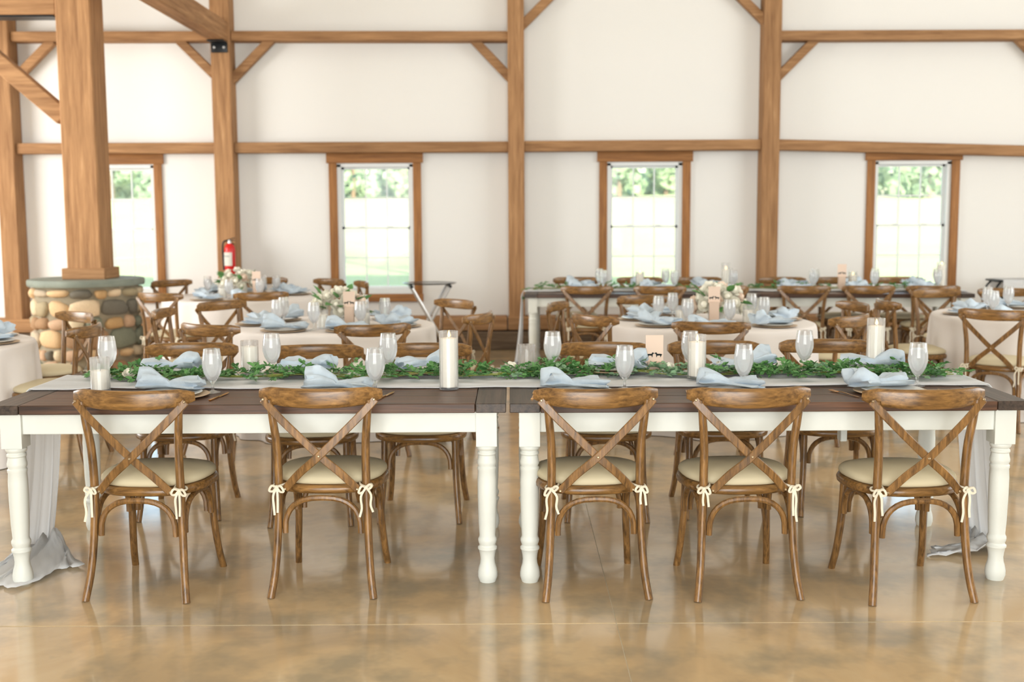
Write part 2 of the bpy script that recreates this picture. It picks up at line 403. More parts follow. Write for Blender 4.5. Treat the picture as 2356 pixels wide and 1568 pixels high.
# windows: wood casing, white frame, two sashes of six panes each
def window(n, x0, x1, z0, z1):
    root = struct(empty('window_%d' % n, ((x0 + x1) / 2, BY1, z0)))
    cx = 0.0; w = x1 - x0; h = z1 - z0
    def part(mb, name, m, par=root, **kw): return mb.build(name, m, par, **kw)
    cw = 0.095
    part(MB().box((0, -0.012, h + 0.06), (w + 2 * cw + 0.05, 0.05, 0.12)), 'header_board', M['casing_x'], bevel=0.004)
    for s in (-1, 1): part(MB().box((s * (w / 2 + cw / 2), -0.01, h / 2 - 0.012), (cw, 0.04, h + 0.022)), 'casing_board', M['casing_z'], bevel=0.004)
    part(MB().box((0, -0.02, -0.066), (w + 2 * cw + 0.02, 0.06, 0.09)), 'sill_board', M['casing_x'], bevel=0.004)
    f = MB(); t = 0.045
    f.box((0, 0.085, h - t / 2 + 0.01), (w + 0.038, 0.15, t + 0.018)); f.box((0, 0.075, t / 2 - 0.01), (w + 0.038, 0.19, t + 0.018))
    for s in (-1, 1): f.box((s * (w / 2 - t / 2 + 0.0095), 0.085, h / 2), (t + 0.019, 0.15, h - 0.03))
    part(f, 'window_frame', M['sash'], smooth=False)
    iw = w - 2 * t; mid = h / 2
    for k, (a, b, yy) in enumerate(((t, mid + 0.012, 0.07), (mid - 0.012, h - t, 0.105))):
        s = MB(); r = 0.026
        s.box((0, yy, a + r / 2), (iw, 0.03, r)); s.box((0, yy, b - r / 2), (iw, 0.03, r))
        for q in (-1, 1): s.box((q * (iw / 2 - r / 2), yy, (a + b) / 2), (r, 0.03, b - a))
        so = part(s, 'sash', M['sash'], smooth=False)
        gw = iw - 2 * r; gh = b - a - 2 * r
        for q in (1, 2): MB().box((-gw / 2 + gw * q / 3, yy, (a + b) / 2), (0.016, 0.018, gh)).build('muntin', M['sash'], so, smooth=False)
        MB().box((0, yy, (a + b) / 2), (gw, 0.017, 0.016)).build('muntin', M['sash'], so, smooth=False)
        for q in range(3):
            for g in range(2):
                MB().box((-gw / 2 + gw * (q + 0.5) / 3, yy, a + r + gh * (g + 0.5) / 2), (gw / 3 - 0.016, 0.005, gh / 2 - 0.016)).build('pane', M['pane'], so, smooth=False)
        if k == 0:
            for q in (-1, 1): MB().box((q * 0.17, yy - 0.02, b + 0.004), (0.06, 0.03, 0.016)).build('sash_lock', M['sash'], so, bevel=0.004)
for i, w in enumerate(WIN): window(i + 1, w[0], w[1], WZ0, WZ1)

# timber frame on the back wall
def beam(name, p, q, w, h, ax, label, cat='beam', up=(0, 0, 1), grp='timber frame of the back wall'):
    o = MB().bar(p, q, w, h, up).build(name, M['timber_' + ax], smooth=False, bevel=0.008, seg=1)
    return tag(o, label, cat, grp)
YP = 13.47
# wall posts in two lengths where the photograph shows a joint
tag(MB().box((-5.86, YP, 2.77), (0.21, 0.25, 4.82)).build('wall_post', M['timber_z'], smooth=False, bevel=0.01, seg=1), 'wide timber wall post at the far left edge of the photo', 'post', 'timber wall posts')
tag(MB().box((-3.33, YP, 2.77), (0.225, 0.25, 4.82)).build('wall_post', M['timber_z'], smooth=False, bevel=0.01, seg=1), 'timber wall post carrying the red fire extinguisher', 'post', 'timber wall posts')
tag(MB().box((0.06, YP, 2.77), (0.19, 0.25, 4.82)).build('wall_post', M['timber_z'], smooth=False, bevel=0.01, seg=1), 'timber wall post between the two middle windows', 'post', 'timber wall posts')
tag(MB().box((3.01, YP, 2.77), (0.20, 0.25, 4.82)).build('wall_post', M['timber_z'], smooth=False, bevel=0.01, seg=1), 'light timber wall post between the two right windows', 'post', 'timber wall posts')
YG = 13.494
for (a, b, za, zb, l) in ((-5.75, -3.445, 2.365, 2.362, 'left of the extinguisher post, over the window beside the stone pillar'),
                          (-3.215, -0.035, 2.362, 2.357, 'over the second window from the left'),
                          (0.155, 2.91, 2.362, 2.366, 'over the third window from the left'),
                          (3.11, 9.4, 2.366, 2.18, 'sloping down to the right over the rightmost window')):
    beam('girt', (a, YG, za), (b, YG, zb), 0.2, 0.122, 'x', 'lower horizontal timber girt ' + l)
for (a, b, za, zb, l) in ((-5.75, -3.445, 3.637, 3.63, 'between the two left wall posts'), (-3.215, -0.035, 3.63, 3.613, 'spanning the bay above the second window'), (3.11, 9.4, 3.603, 3.60, 'in the brightest right bay')):
    beam('girt', (a, YG, za), (b, YG, zb), 0.2, 0.112, 'x', 'upper horizontal timber girt ' + l)
def brace(p, q, label, w=0.10, d=0.09):
    o = MB().bar((p[0], YG, p[1]), (q[0], YG, q[1]), d, w, up=(0, 0, 1)).build('knee_brace', M['timber_x'], smooth=False, bevel=0.006, seg=1)
    tag(o, label, 'brace', 'knee braces of the back wall')
brace((-2.77, 3.60), (-3.25, 3.13), 'diagonal knee brace right of the extinguisher post')
brace((-3.84, 3.60), (-3.41, 3.17), 'diagonal knee brace left of the extinguisher post')
brace((-0.44, 3.60), (0.0, 3.14), 'diagonal knee brace left of the middle wall post')
brace((3.56, 3.60), (3.06, 3.10), 'diagonal knee brace right of the light right post')
brace((0.60, 4.20), (0.09, 3.70), 'high knee brace cut by the top edge, right of the middle post')
brace((2.50, 4.20), (3.0, 3.72), 'high knee brace cut by the top edge, left of the right post')
brace((-5.30, 3.60), (-5.80, 3.12), 'diagonal knee brace right of the far left post')
brace((5.85, 3.60), (6.35, 3.12), 'diagonal knee brace cut by the right edge of the photo')
# sill timbers along the wall base
for i, (a, b) in enumerate(((-9.5, -0.05), (-0.05, 9.5))):
    struct(MB().box(((a + b) / 2, 13.46, 0.30), (b - a - 0.01, 0.28, 0.16)).build('trim_%d' % (i + 1), M['timber_x'], smooth=False, bevel=0.01, seg=1))
struct(MB().box((0, 13.42, 0.105), (18.99, 0.36, 0.21)).build('baseboard_back', wood('kerb_timber', srgb(78, 62, 48), srgb(118, 98, 78), srgb(140, 118, 94), axis='x', fine=26, along=1.6, rough=0.8, rnd=0.1), smooth=False, bevel=0.01, seg=1))
# tie beam running from the extinguisher post towards the camera, with its iron bracket
o = MB().bar((-3.335, 13.58, 3.67), (-3.335, -4.5, 3.67), 0.19, 0.23).build('tie_beam', M['timber_y'], smooth=False, bevel=0.01, seg=1)
tag(o, 'heavy tie beam running from the extinguisher post towards the viewer', 'beam')
br = empty('iron_bracket', (-3.335, 13.33, 3.49))
MB().box((0, 0.0, 0), (0.19, 0.02, 0.115)).build('plate', M['black'], br, bevel=0.003)
MB().box((0, -0.10, 0.055), (0.19, 0.2, 0.012)).build('shelf', M['black'], br, bevel=0.003)
for s in (-1, 1): MB().lathe([(0.014, 0), (0.014, 0.006), (0.008, 0.012)], 10).xf(Matrix.Translation((s * 0.055, -0.01, 0)) @ Matrix.Rotation(PI / 2, 4, 'X')).build('bolt', M['chrome'], br)
tag(br, 'black iron bracket under the tie beam on the extinguisher post', 'bracket')

# ------------------------------------------------------------------ timber pillar on a round field-stone plinth
PCX, PCY = -4.34, 11.62
pl = empty('stone_plinth', (PCX, PCY, 0))
MB().lathe([(0.50, 0), (0.50, 0.885)], 40).build('core', M['mortar'], pl)
cap = MB(); n = 72
cap.lathe([(0.555, 0.0), (0.562, 0.012), (0.562, 0.055), (0.553, 0.066)], n, (0, 0, 0.885))
for k in range(len(cap.v)):
    v = cap.v[k]; a = math.atan2(v.y, v.x); s = 1 + 0.012 * math.sin(5 * a + 1) + 0.008 * math.sin(11 * a)
    v.x *= s; v.y *= s
cap.build('capstone', M['slate'], pl)
def stone_mesh(seed):
    r = random.Random(seed); bm = bmesh.new(); bmesh.ops.create_icosphere(bm, subdivisions=2, radius=1.0)
    off = Vector((r.random() * 50, r.random() * 50, r.random() * 50))
    for v in bm.verts:
        p = v.co.copy()
        q = Vector([math.copysign(abs(c) ** 0.72, c) for c in p])
        v.co = q * (0.86 + 0.28 * mnoise.noise(p * 0.9 + off))
    for f in bm.faces: f.smooth = True
    me = bpy.data.meshes.new('stone'); bm.to_mesh(me); bm.free(); return me
stone_bases = [stone_mesh(s) for s in range(10)]
STM = []
for b_ in stone_bases:
    for k in range(len(_st)):
        pass
stone_cache = {}
def stone(b_, k):
    if (b_, k) not in stone_cache:
        me = stone_bases[b_].copy(); me.materials.append(M['stone%d' % k]); stone_cache[(b_, k)] = me
    return stone_cache[(b_, k)]
sr = random.Random(11); z = 0.0
rows = [0.16, 0.11, 0.19, 0.13, 0.17, 0.12]
rows = [r * 0.88 / sum(rows) for r in rows]
for hrow in rows:
    a = sr.random(); end = a + 2 * PI
    while a < end - 0.08:
        wa = sr.uniform(0.9, 2.0) * hrow / 0.52
        if end - (a + wa) < 0.12: wa = end - a
        ac = a + wa / 2; hh = hrow * sr.uniform(0.86, 1.12)
        o = link('stone', stone(sr.randrange(10), sr.choice([0, 0, 1, 2, 3, 3, 4, 5, 6, 7, 7, 8, 9])), pl)
        o.location = (0.49 * math.cos(ac), 0.49 * math.sin(ac), z + hrow / 2 + sr.uniform(-0.008, 0.008))
        o.rotation_euler = (sr.uniform(-0.12, 0.12), sr.uniform(-0.15, 0.15), ac)
        o.scale = (0.07, wa * 0.52 / 2 * 1.13, min(hh / 2 * 1.2, (0.872 - o.location.z)))
        a += wa
    z += hrow
tag(pl, 'round field stone plinth with slate cap under the timber pillar', 'plinth')
pp = empty('timber_pillar', (PCX, PCY, 0.952))
MB().box((0.06, -0.02, 2.6), (0.345, 0.37, 5.2)).build('shaft', M['timber_z'], pp, smooth=False, bevel=0.012, seg=1)
for s in (-1, 1):
    MB().box((0.06, -0.02 + s * 0.2, 0.055), (0.43, 0.04, 0.11)).build('base_board', M['timber_x'], pp, smooth=False, bevel=0.005, seg=1)
    MB().box((0.06 + s * 0.195, -0.02, 0.055), (0.04, 0.36, 0.11)).build('base_board', M['timber_y'], pp, smooth=False, bevel=0.005, seg=1)
tag(pp, 'thick timber pillar standing on the round stone plinth', 'pillar')
o = MB().bar((-4.46, 11.6, 3.72), (-9.45, 11.6, 3.72), 0.30, 0.34).build('tie_beam', M['timber_x'], smooth=False, bevel=0.01, seg=1)
tag(o, 'heavy orange tie beam running left from the timber pillar, top left corner', 'beam')
MB().box((-6.95, 11.6, 3.541), (4.9, 0.22, 0.018)).build('black_strip', M['black'], o, smooth=False)  # thin black strip along the underside of the beam
o = MB().bar((-4.47, 11.6, 2.56), (-5.45, 11.6, 3.42), 0.14, 0.17).build('knee_brace', M['timber_x'], smooth=False, bevel=0.008, seg=1)
tag(o, 'thick diagonal brace from the timber pillar up to the left tie beam', 'brace')

# ------------------------------------------------------------------ fire extinguisher
fe = empty('fire_extinguisher', (-3.27, 13.25, 0.86))
MB().lathe([(0.0, 0), (0.055, 0.0), (0.062, 0.012), (0.063, 0.33), (0.055, 0.365), (0.034, 0.392), (0.022, 0.40), (0.0, 0.40)], 24, cap=False).build('cylinder', M['red'], fe)
MB().grid(lambda u, v: (0.0645 * math.cos(-PI * 0.92 + u * PI * 0.62), 0.0645 * math.sin(-PI * 0.92 + u * PI * 0.62), 0.14 + v * 0.155), 16, 1).build('paper_label', M['paper'], fe)
MB().grid(lambda u, v: (0.0652 * math.cos(-PI * 0.85 + u * PI * 0.4), 0.0652 * math.sin(-PI * 0.85 + u * PI * 0.4), 0.245 + v * 0.012), 12, 1).build('print', plain('grey_print', srgb(150, 156, 150), 0.8), fe)
MB().lathe([(0.02, 0.395), (0.02, 0.43), (0.012, 0.44)], 12).build('valve', M['chrome'], fe)
hm = MB(); hm.bar((-0.03, 0, 0.435), (0.065, 0, 0.462), 0.022, 0.01); hm.bar((-0.03, 0, 0.43), (0.06, 0, 0.43), 0.022, 0.01)
hm.build('handle', M['black'], fe)
MB().tube(spline([(-0.01, 0, 0.43), (-0.06, -0.01, 0.42), (-0.078, -0.01, 0.36), (-0.076, -0.005, 0.2), (-0.07, 0, 0.09)], 6), [0.01, 0.01, 0.01, 0.012, 0.015], 8).build('hose', M['black'], fe)
MB().box((0, 0.075, 0.25), (0.05, 0.03, 0.3)).build('wall_hook', M['black'], fe)
tag(fe, 'red fire extinguisher hanging on the timber wall post', 'fire extinguisher')

# ------------------------------------------------------------------ cross-back chair prototype (front of the seat towards +Y)
def seat_outline(k, grow=0.0, inset=0.0):
    a = 2 * PI * k; c, s = math.cos(a), math.sin(a); e = 2.6
    x = math.copysign(abs(c) ** (2 / e), c); y = math.copysign(abs(s) ** (2 / e), s)
    wx = (0.236 + 0.014 * y) - inset
    return Vector((x * wx, 0.028 + y * (0.222 - inset), 0))
def tie_mesh(s, v):
    r = random.Random(40 + v * 2 + s); t = MB(); kx = s * 0.186; ky = -0.222; kz = 0.462
    def band(P, w): t.sweep(spline(P, 4), [(-w, -0.0018), (w, -0.0018), (w, 0.0018), (-w, 0.0018)], (0.25 * s, 1, 0.35))
    t.tube(spline([(s * 0.15, -0.165, 0.468), (s * 0.164, -0.212, 0.468), (kx, ky, kz)], 4), [0.004, 0.0055, 0.0055], 6)
    t.tube(spline([(kx, ky, kz), (s * 0.206, -0.205, kz - 0.002), (s * 0.203, -0.182, kz + 0.002), (s * 0.185, -0.17, 0.467)], 4), 0.0045, 6)
    t.lathe([(0.0, -0.009), (0.008, -0.005), (0.0095, 0.0), (0.008, 0.005), (0.0, 0.009)], 8, (kx, ky - 0.003, kz), cap=False)
    for q in (-1, 1):      # two limp loops
        l = r.uniform(0.022, 0.042); dr = r.uniform(-0.03, 0.012)
        band([(kx, ky - 0.004, kz), (kx + q * l * 0.6, ky - 0.016, kz + 0.012 + dr * 0.3), (kx + q * l, ky - 0.014, kz + dr), (kx + q * l * 0.5, ky - 0.010, kz - 0.010 + dr * 0.5), (kx, ky - 0.005, kz)], 0.0045)
    for q in (-1, 1):      # two hanging ends of unequal length
        l = r.uniform(0.06, 0.17); w = r.uniform(0.005, 0.035)
        band([(kx, ky - 0.004, kz), (kx + q * w * 0.8, ky - 0.012, kz - l * 0.3), (kx + q * w * (1.1 if l < 0.1 else 0.7), ky - 0.011, kz - l * 0.7), (kx + q * w * r.uniform(0.5, 1.5), ky - 0.014, kz - l)], 0.0045)
    return t.mesh('tie', M['tie'])
TIES = {(s, v): tie_mesh(s, v) for s in (-1, 1) for v in range(5)}
def make_chair(detail=True):
    root = empty('crossback_chair'); W = M['chair']; WX = M['chair_x']
    n = 40
    st = MB()
    rings = [(0.006, 0.425), (0.0, 0.43), (-0.002, 0.445), (0.003, 0.457), (0.012, 0.461)]
    for (ins, z) in rings:
        for k in range(n):
            p = seat_outline(k / n, inset=ins); st.v.append(Vector((p.x, p.y, z)))
    for i in range(len(rings) - 1):
        for k in range(n): st.f.append([i * n + k, i * n + (k + 1) % n, (i + 1) * n + (k + 1) % n, (i + 1) * n + k])
    st.f.append(list(range(n))[::-1]); st.f.append([(len(rings) - 1) * n + k for k in range(n)])
    st.build('seat', WX, root, ang=60)
    cu = MB(); prof = [(0.022, 0.461), (0.010, 0.466), (0.006, 0.474), (0.008, 0.486), (0.018, 0.496), (0.05, 0.506), (0.10, 0.512), (0.17, 0.515)]
    for (ins, z) in prof:
        for k in range(n):
            p = seat_outline(k / n, inset=ins); cu.v.append(Vector((p.x, p.y, z)))
    for i in range(len(prof) - 1):
        for k in range(n): cu.f.append([i * n + k, i * n + (k + 1) % n, (i + 1) * n + (k + 1) % n, (i + 1) * n + k])
    cu.f.append(list(range(n))[::-1]); cu.f.append([(len(prof) - 1) * n + k for k in range(n)])
    co = cu.build('cushion', M['cushion'], root, ang=70)
    for s in (-1, 1): link('tie', TIES[(s, 0)], co)      # cotton bow tied round each back post
    for s in (-1, 1):   # back posts reach from floor to rail
        P = spline([(s * 0.214, -0.264, 0), (s * 0.200, -0.236, 0.10), (s * 0.190, -0.212, 0.24), (s * 0.183, -0.198, 0.44), (s * 0.184, -0.208, 0.62), (s * 0.194, -0.224, 0.74), (s * 0.206, -0.232, 0.83)], 4)
        MB().tube(P, [0.0165, 0.0165, 0.017, 0.018, 0.0175, 0.017, 0.014], 10, up=(0, 1, 0)).build('leg', W, root)
        P = spline([(s * 0.205, 0.232, 0), (s * 0.196, 0.200, 0.10), (s * 0.186, 0.176, 0.25), (s * 0.182, 0.165, 0.432)], 4)
        MB().tube(P, [0.0155, 0.016, 0.017, 0.017], 10, up=(0, 1, 0)).build('leg', W, root)
    # curved top rail, flat oval section with rounded ends
    path = []; sc = []
    for i in range(21):
        u = -1 + 2 * i / 20
        path.append((u * 0.253, -0.274 + 0.084 * abs(u) ** 2.1, 0.840 + 0.008 * u * u)); sc.append(1.0)
    sec = []
    for k in range(14):
        a = 2 * PI * k / 14; e = 2 / 3.0
        sec.append((0.013 * math.copysign(abs(math.cos(a)) ** e, math.cos(a)), 0.038 * math.copysign(abs(math.sin(a)) ** e, math.sin(a))))
    rail = MB().sweep(path, sec, (0, 0, 1), [0.50 if i in (0, 20) else 0.76 if i in (1, 19) else 1.08 - 0.20 * abs(-1 + i / 10) ** 2 for i in range(21)])
    rail.build('top_rail', WX, root, ang=65)
    # crossed flat slats behind the posts
    for s in (-1, 1):
        P = spline([(s * 0.232, -0.236, 0.832), (s * 0.150, -0.250, 0.745), (s * 0.0, -0.256 - 0.004 * s, 0.60), (-s * 0.085, -0.244, 0.525), (-s * 0.152, -0.226, 0.452)], 5)
        MB().sweep(P, [(-0.0165, -0.0045), (0.0165, -0.0045), (0.0165, 0.0045), (-0.0165, 0.0045)], (0, 1, 0)).build('cross_slat', W, root, bevel=0.003, seg=1)
    for (x, y, z) in ((0.228, -0.244, 0.832), (-0.228, -0.244, 0.832), (0, -0.266, 0.60), (0.150, -0.231, 0.455), (-0.150, -0.231, 0.455)):
        MB().lathe([(0.0055, -0.003), (0.0055, 0.002), (0.003, 0.004)], 8).xf(Matrix.Translation((x, y, z)) @ Matrix.Rotation(PI / 2, 4, 'X')).build('screw', M['screw'], root)
    # bent arches between the legs
    def arch(p, q, apex, name='stretcher'):
        p, q = Vector(p), Vector(q); m = (p + q) / 2; P = []
        for i in range(17):
            a = PI * i / 16
            c = m + (p - m) * (math.copysign(abs(math.cos(a)) ** 0.75, math.cos(a)))
            P.append((c.x, c.y, p.z + (apex - p.z) * math.sin(a) ** 0.8))
        MB().tube([(p.x, p.y, p.z - 0.012)] + P + [(q.x, q.y, q.z - 0.012)], 0.0125, 8, up=(0.3, 1, 0.1)).build(name, W, root)
    arch((-0.158, -0.205, 0.275), (0.158, -0.205, 0.275), 0.412)
    arch((-0.158, 0.172, 0.285), (0.158, 0.172, 0.285), 0.412)
    for s in (-1, 1): arch((s * 0.188, -0.175, 0.285), (s * 0.186, 0.145, 0.285), 0.412)
    freeze(root)
    return root
CHAIR = make_chair(); CHAIR_USED = [False]; NCH = [0]
def chair(loc, rz, label, group):
    if CHAIR_USED[0]: c = copy_tree(CHAIR)
    else: c = CHAIR; CHAIR_USED[0] = True
    c.location = (loc[0], loc[1], 0); c.rotation_euler = (0, 0, rz)
    NCH[0] += 1
    for k in c.children:
        if k.name.startswith('cushion'):
            for t in k.children:
                if t.name.startswith('tie'): t.data = TIES[(-1 if sum(v.co.x for v in t.data.vertices) < 0 else 1, (NCH[0] * 2 + (t.data.vertices[0].co.x > 0)) % 5)]
    return tag(c, label, 'chair', group)
def chair_by_rail(rail, face, label, group):
    """rail = spot under the top rail's middle, face = point the sitter looks at"""
    d = Vector((face[0] - rail[0], face[1] - rail[1])); q = max(d.length, 1.22); d.normalize()
    rail = (face[0] - d.x * q, face[1] - d.y * q)
    return chair((rail[0] + d.x * 0.25, rail[1] + d.y * 0.25), math.atan2(-d.x, d.y), label, group)

ordn = ['first', 'second', 'third', 'fourth', 'fifth', 'sixth']
for (x, y, rz, l) in ((-1.535, 4.805, -0.075, 'leftmost crossback chair in the front row, its back to the viewer'),
                      (-0.785, 4.84, -0.03, 'front row crossback chair second from the left, nearest the tall lit candle'),
                      (0.330, 4.795, 0.06, 'front row crossback chair just right of the gap between the long tables'),
                      (0.955, 4.785, 0.05, 'front row crossback chair second from the right, its back to the viewer'),
                      (1.645, 4.735, 0.075, 'rightmost crossback chair in the front row, its back to the viewer')):
    chair((x, y), rz, l, 'chairs along the near side of the front tables')
for (x, y, dr, l) in ((-1.752, 6.27, 0.05, 'chair across the front table facing the viewer, first from the left'),
                      (-1.045, 6.15, 0.06, 'chair across the front table facing the viewer, second from the left'),
                      (-0.476, 6.20, -0.02, 'chair across the front table facing the viewer, behind the tall lit candle'),
                      (0.492, 6.20, -0.03, 'chair across the front table facing the viewer, left of the blush card'),
                      (1.105, 6.25, 0.0, 'chair across the front table facing the viewer, behind the shorter lit candle'),
                      (1.72, 6.29, -0.04, 'chair across the front table facing the viewer, rightmost of the row')):
    chair((x, y - 0.25), PI + dr, l, 'chairs along the far side of the front tables')

# ------------------------------------------------------------------ farm tables
TZ = 0.789
def farm_table(loc, rz, L, label, seed):
    root = empty('farm_table', (loc[0], loc[1], 0), rz); D = 0.99; r = random.Random(seed)
    tag(root, label, 'table', 'long farm tables')
    eb = 0.13; pw = D / 5; th = 0.040
    for k in range(5):
        MB().box((0, -D / 2 + pw * (k + 0.5), TZ - th / 2 - r.uniform(0, 0.0012)), (L - 2 * eb - 0.003, pw - 0.003, th)).build('plank', M['top_x'], root, bevel=0.003, seg=1, smooth=False)
    for s in (-1, 1):
        MB().box((s * (L / 2 - eb / 2), 0, TZ - th / 2), (eb - 0.002, D, th)).build('end_board', M['top_y'], root, bevel=0.003, seg=1, smooth=False)
    zt = TZ - th; ah = 0.09
    for s in (-1, 1):
        MB().box((0, s * (D / 2 - 0.052), zt - ah / 2), (L - 0.20, 0.022, ah)).build('apron', M['cream'], root, bevel=0.002, seg=1, smooth=False)
        MB().box((s * (L / 2 - 0.062), 0, zt - ah / 2), (0.022, D - 0.16, ah)).build('apron', M['cream'], root, bevel=0.002, seg=1, smooth=False)
    MB().box((0.35, 0.0, zt - 0.045), (0.045, D - 0.14, 0.085)).build('cross_brace', M['cream'], root, bevel=0.002, seg=1, smooth=False)
    for sx in (-1, 1):
        for sy in (-1, 1):
            lg = MB(); h = 0.044
            lg.box((0, 0, (zt + 0.60) / 2), (2 * h, 2 * h, zt - 0.60))
            lg.lathe([(0.037, 0.602), (0.043, 0.598), (0.0445, 0.592), (0.042, 0.584), (0.036, 0.578), (0.036, 0.574), (0.0405, 0.570), (0.0405, 0.562), (0.036, 0.557),
                      (0.038, 0.545), (0.0415, 0.53), (0.0415, 0.52), (0.037, 0.512), (0.037, 0.508), (0.041, 0.503), (0.041, 0.494), (0.0385, 0.488),
                      (0.041, 0.45), (0.041, 0.38), (0.038, 0.26), (0.0345, 0.205), (0.036, 0.197), (0.040, 0.190), (0.0405, 0.182), (0.038, 0.172), (0.0345, 0.163),
                      (0.036, 0.158), (0.0415, 0.153), (0.0415, 0.145), (0.037, 0.139), (0.033, 0.12), (0.031, 0.10), (0.033, 0.08), (0.039, 0.06), (0.0425, 0.04), (0.0425, 0.022), (0.037, 0.006), (0.035, 0.0)], 24)
            lg.xf(Matrix.Translation((sx * (L / 2 - 0.085), sy * (D / 2 - 0.067), 0)))
            lg.build('leg', M['cream'], root, ang=35)
    return root
farm_table((-1.118, 5.225), 0.0, 2.185, 'left front farm table with dark plank top and cream turned legs', 1)
rt_ = farm_table((1.080, 5.220), 0.0, 2.185, 'right front farm table with dark plank top and cream turned legs', 2)
MB().box((0.455, 0.0, 0.60), (0.03, 0.06, 0.15)).build('support_block', M['cream'], rt_, bevel=0.003, seg=1)
MB().poly([(0.44, -0.02, 0.655), (0.37, -0.02, 0.655), (0.44, -0.02, 0.585)], 0.04).build('corner_wedge', M['casing_x'], rt_, smooth=False)
FA = -0.062   # the far pair stands slightly turned
FC = Vector((2.34, 11.66)); FX = Vector((math.cos(FA), math.sin(FA))); FY = Vector((-math.sin(FA), math.cos(FA)))
def far(u, v): p = FC + FX * u + FY * v; return (p.x, p.y)
farm_table(far(-1.10, 0), FA, 2.185, 'left half of the far long table behind the right round table', 3)
farm_table(far(1.10, 0), FA, 2.185, 'right half of the far long table near the rightmost window', 4)

# ------------------------------------------------------------------ gauze runners with draped, frayed ends
def runner(name, x0, x1, width, seed, label, rz=0.0, org=(0, 0), yc=0.0, pools=None):
    """runs along local x over the table top and falls to the floor at both ends"""
    r = random.Random(seed); prof = []; L = x1 - x0; step = 0.03
    pud = 0.30
    def side(x, s):
        out = []
        k = int((TZ - 0.02) / step)
        for i in range(1, 4): out.append((x + s * (0.006 + 0.010 * i), TZ + 0.008 - 0.006 * i * i * 0.5, 0.0))
        for i in range(1, k + 1): t = i / k; out.append((x + s * (0.045 + 0.05 * t * t), (TZ - 0.022) * (1 - t) + 0.014, t))
        for i in range(1, int(pud / step) + 1): t = i / (pud / step); out.append((x + s * (0.095 + pud * t), 0.010, 1 + t))
        return out
    left = side(x0, -1)[::-1]; right = side(x1, 1)
    mid = [(x0 + L * i / int(L / step), TZ + 0.005, 0.0) for i in range(int(L / step) + 1)]
    prof = left + mid + right; nv = 34
    base = len(left); mb = MB()
    off = Vector((r.random() * 40, r.random() * 40, 0))
    for i, (x, z, t) in enumerate(prof):
        on_top = base <= i < base + len(mid)
        for j in range(nv + 1):
            v = j / nv; y = (v - 0.5) * width
            nz = mnoise.noise(Vector((x * 3.0, 1.7, seed)) + off)
            if on_top:
                zz = z + max(0.0, 0.007 * mnoise.noise(Vector((x * 5.0, y * 22, 0)) + off) + 0.006 * math.sin(v * 19 + 3 * nz)) + 0.0005
                mb.v.append(Vector((x, yc + y * (1 + 0.10 * nz) + 0.02 * nz + 0.006 * mnoise.noise(Vector((x * 30, v * 2, 4)) + off), zz)))
            else:
                s = -1 if i < base else 1
                tt = min(t, 1.0); p = max(0.0, t - 1.0)
                fold = 0.010 * tt * math.sin(v * 26 + 2.0 * nz + seed) + 0.006 * math.sin(v * 57) * tt + 0.02 * tt * math.sin(v * 6)
                squeeze = 1 - 0.22 * tt; sh = -0.07 * tt
                if p > 0:   # puddle on the floor spreads and frays
                    ax, ay = (x0 - 0.075 if s < 0 else x1 + 0.075), yc + y * squeeze + sh
                    b0, b1 = pools[s]; fr = 0.07 * mnoise.noise(Vector((v * 24, seed * 3.1, 1))) + 0.06 * math.sin(v * 11 + seed)
                    bx, by = b0[0] + (b1[0] - b0[0]) * v, b0[1] + (b1[1] - b0[1]) * v + fr
                    zz = 0.006 + (1 - p) ** 2 * (0.02 + 0.05 * abs(math.sin(v * 9 + 4 * p + seed))) + 0.020 * abs(math.sin(v * 15 + 9 * p)) * (1 - 0.6 * p) + 0.006 * abs(math.sin(v * 41 - 5 * p))
                    mb.v.append(Vector((ax + (bx - ax) * p + 0.02 * math.sin(v * 13 + p * 6) * p, ay + (by - ay) * p, zz)))
                else:
                    mb.v.append(Vector((x + s * fold * (1 if t > 0 else 0.2), yc + y * squeeze + sh + 0.01 * math.sin(v * 30), z + (0.004 if t == 0 else 0))))
    n = nv + 1
    for i in range(len(prof) - 1):
        for j in range(nv): mb.f.append([i * n + j, i * n + j + 1, (i + 1) * n + j + 1, (i + 1) * n + j])
    o = mb.build(name, M['gauze'], ang=180)
    o.location = (org[0], org[1], 0); o.rotation_euler = (0, 0, rz)
    md = o.modifiers.new('thickness', 'SOLIDIFY'); md.thickness = 0.003; md.offset = 1.0
    return tag(o, label, 'table runner')
runner('gauze_runner', -2.185, 2.155, 0.46, 5, 'white gauze runner along the front tables, frayed ends puddling on the floor', yc=0.0, org=(0, 5.365),
       pools={-1: ((-2.36, -0.86), (-1.94, -0.36)), 1: ((1.90, -0.22), (2.22, -0.12))})
runner('gauze_runner', -2.19, 2.19, 0.40, 9, 'white gauze runner along the far long table', rz=FA, org=(FC.x, FC.y), pools={-1: ((-2.5, -0.35), (-2.3, 0.2)), 1: ((2.5, -0.35), (2.3, 0.2))})

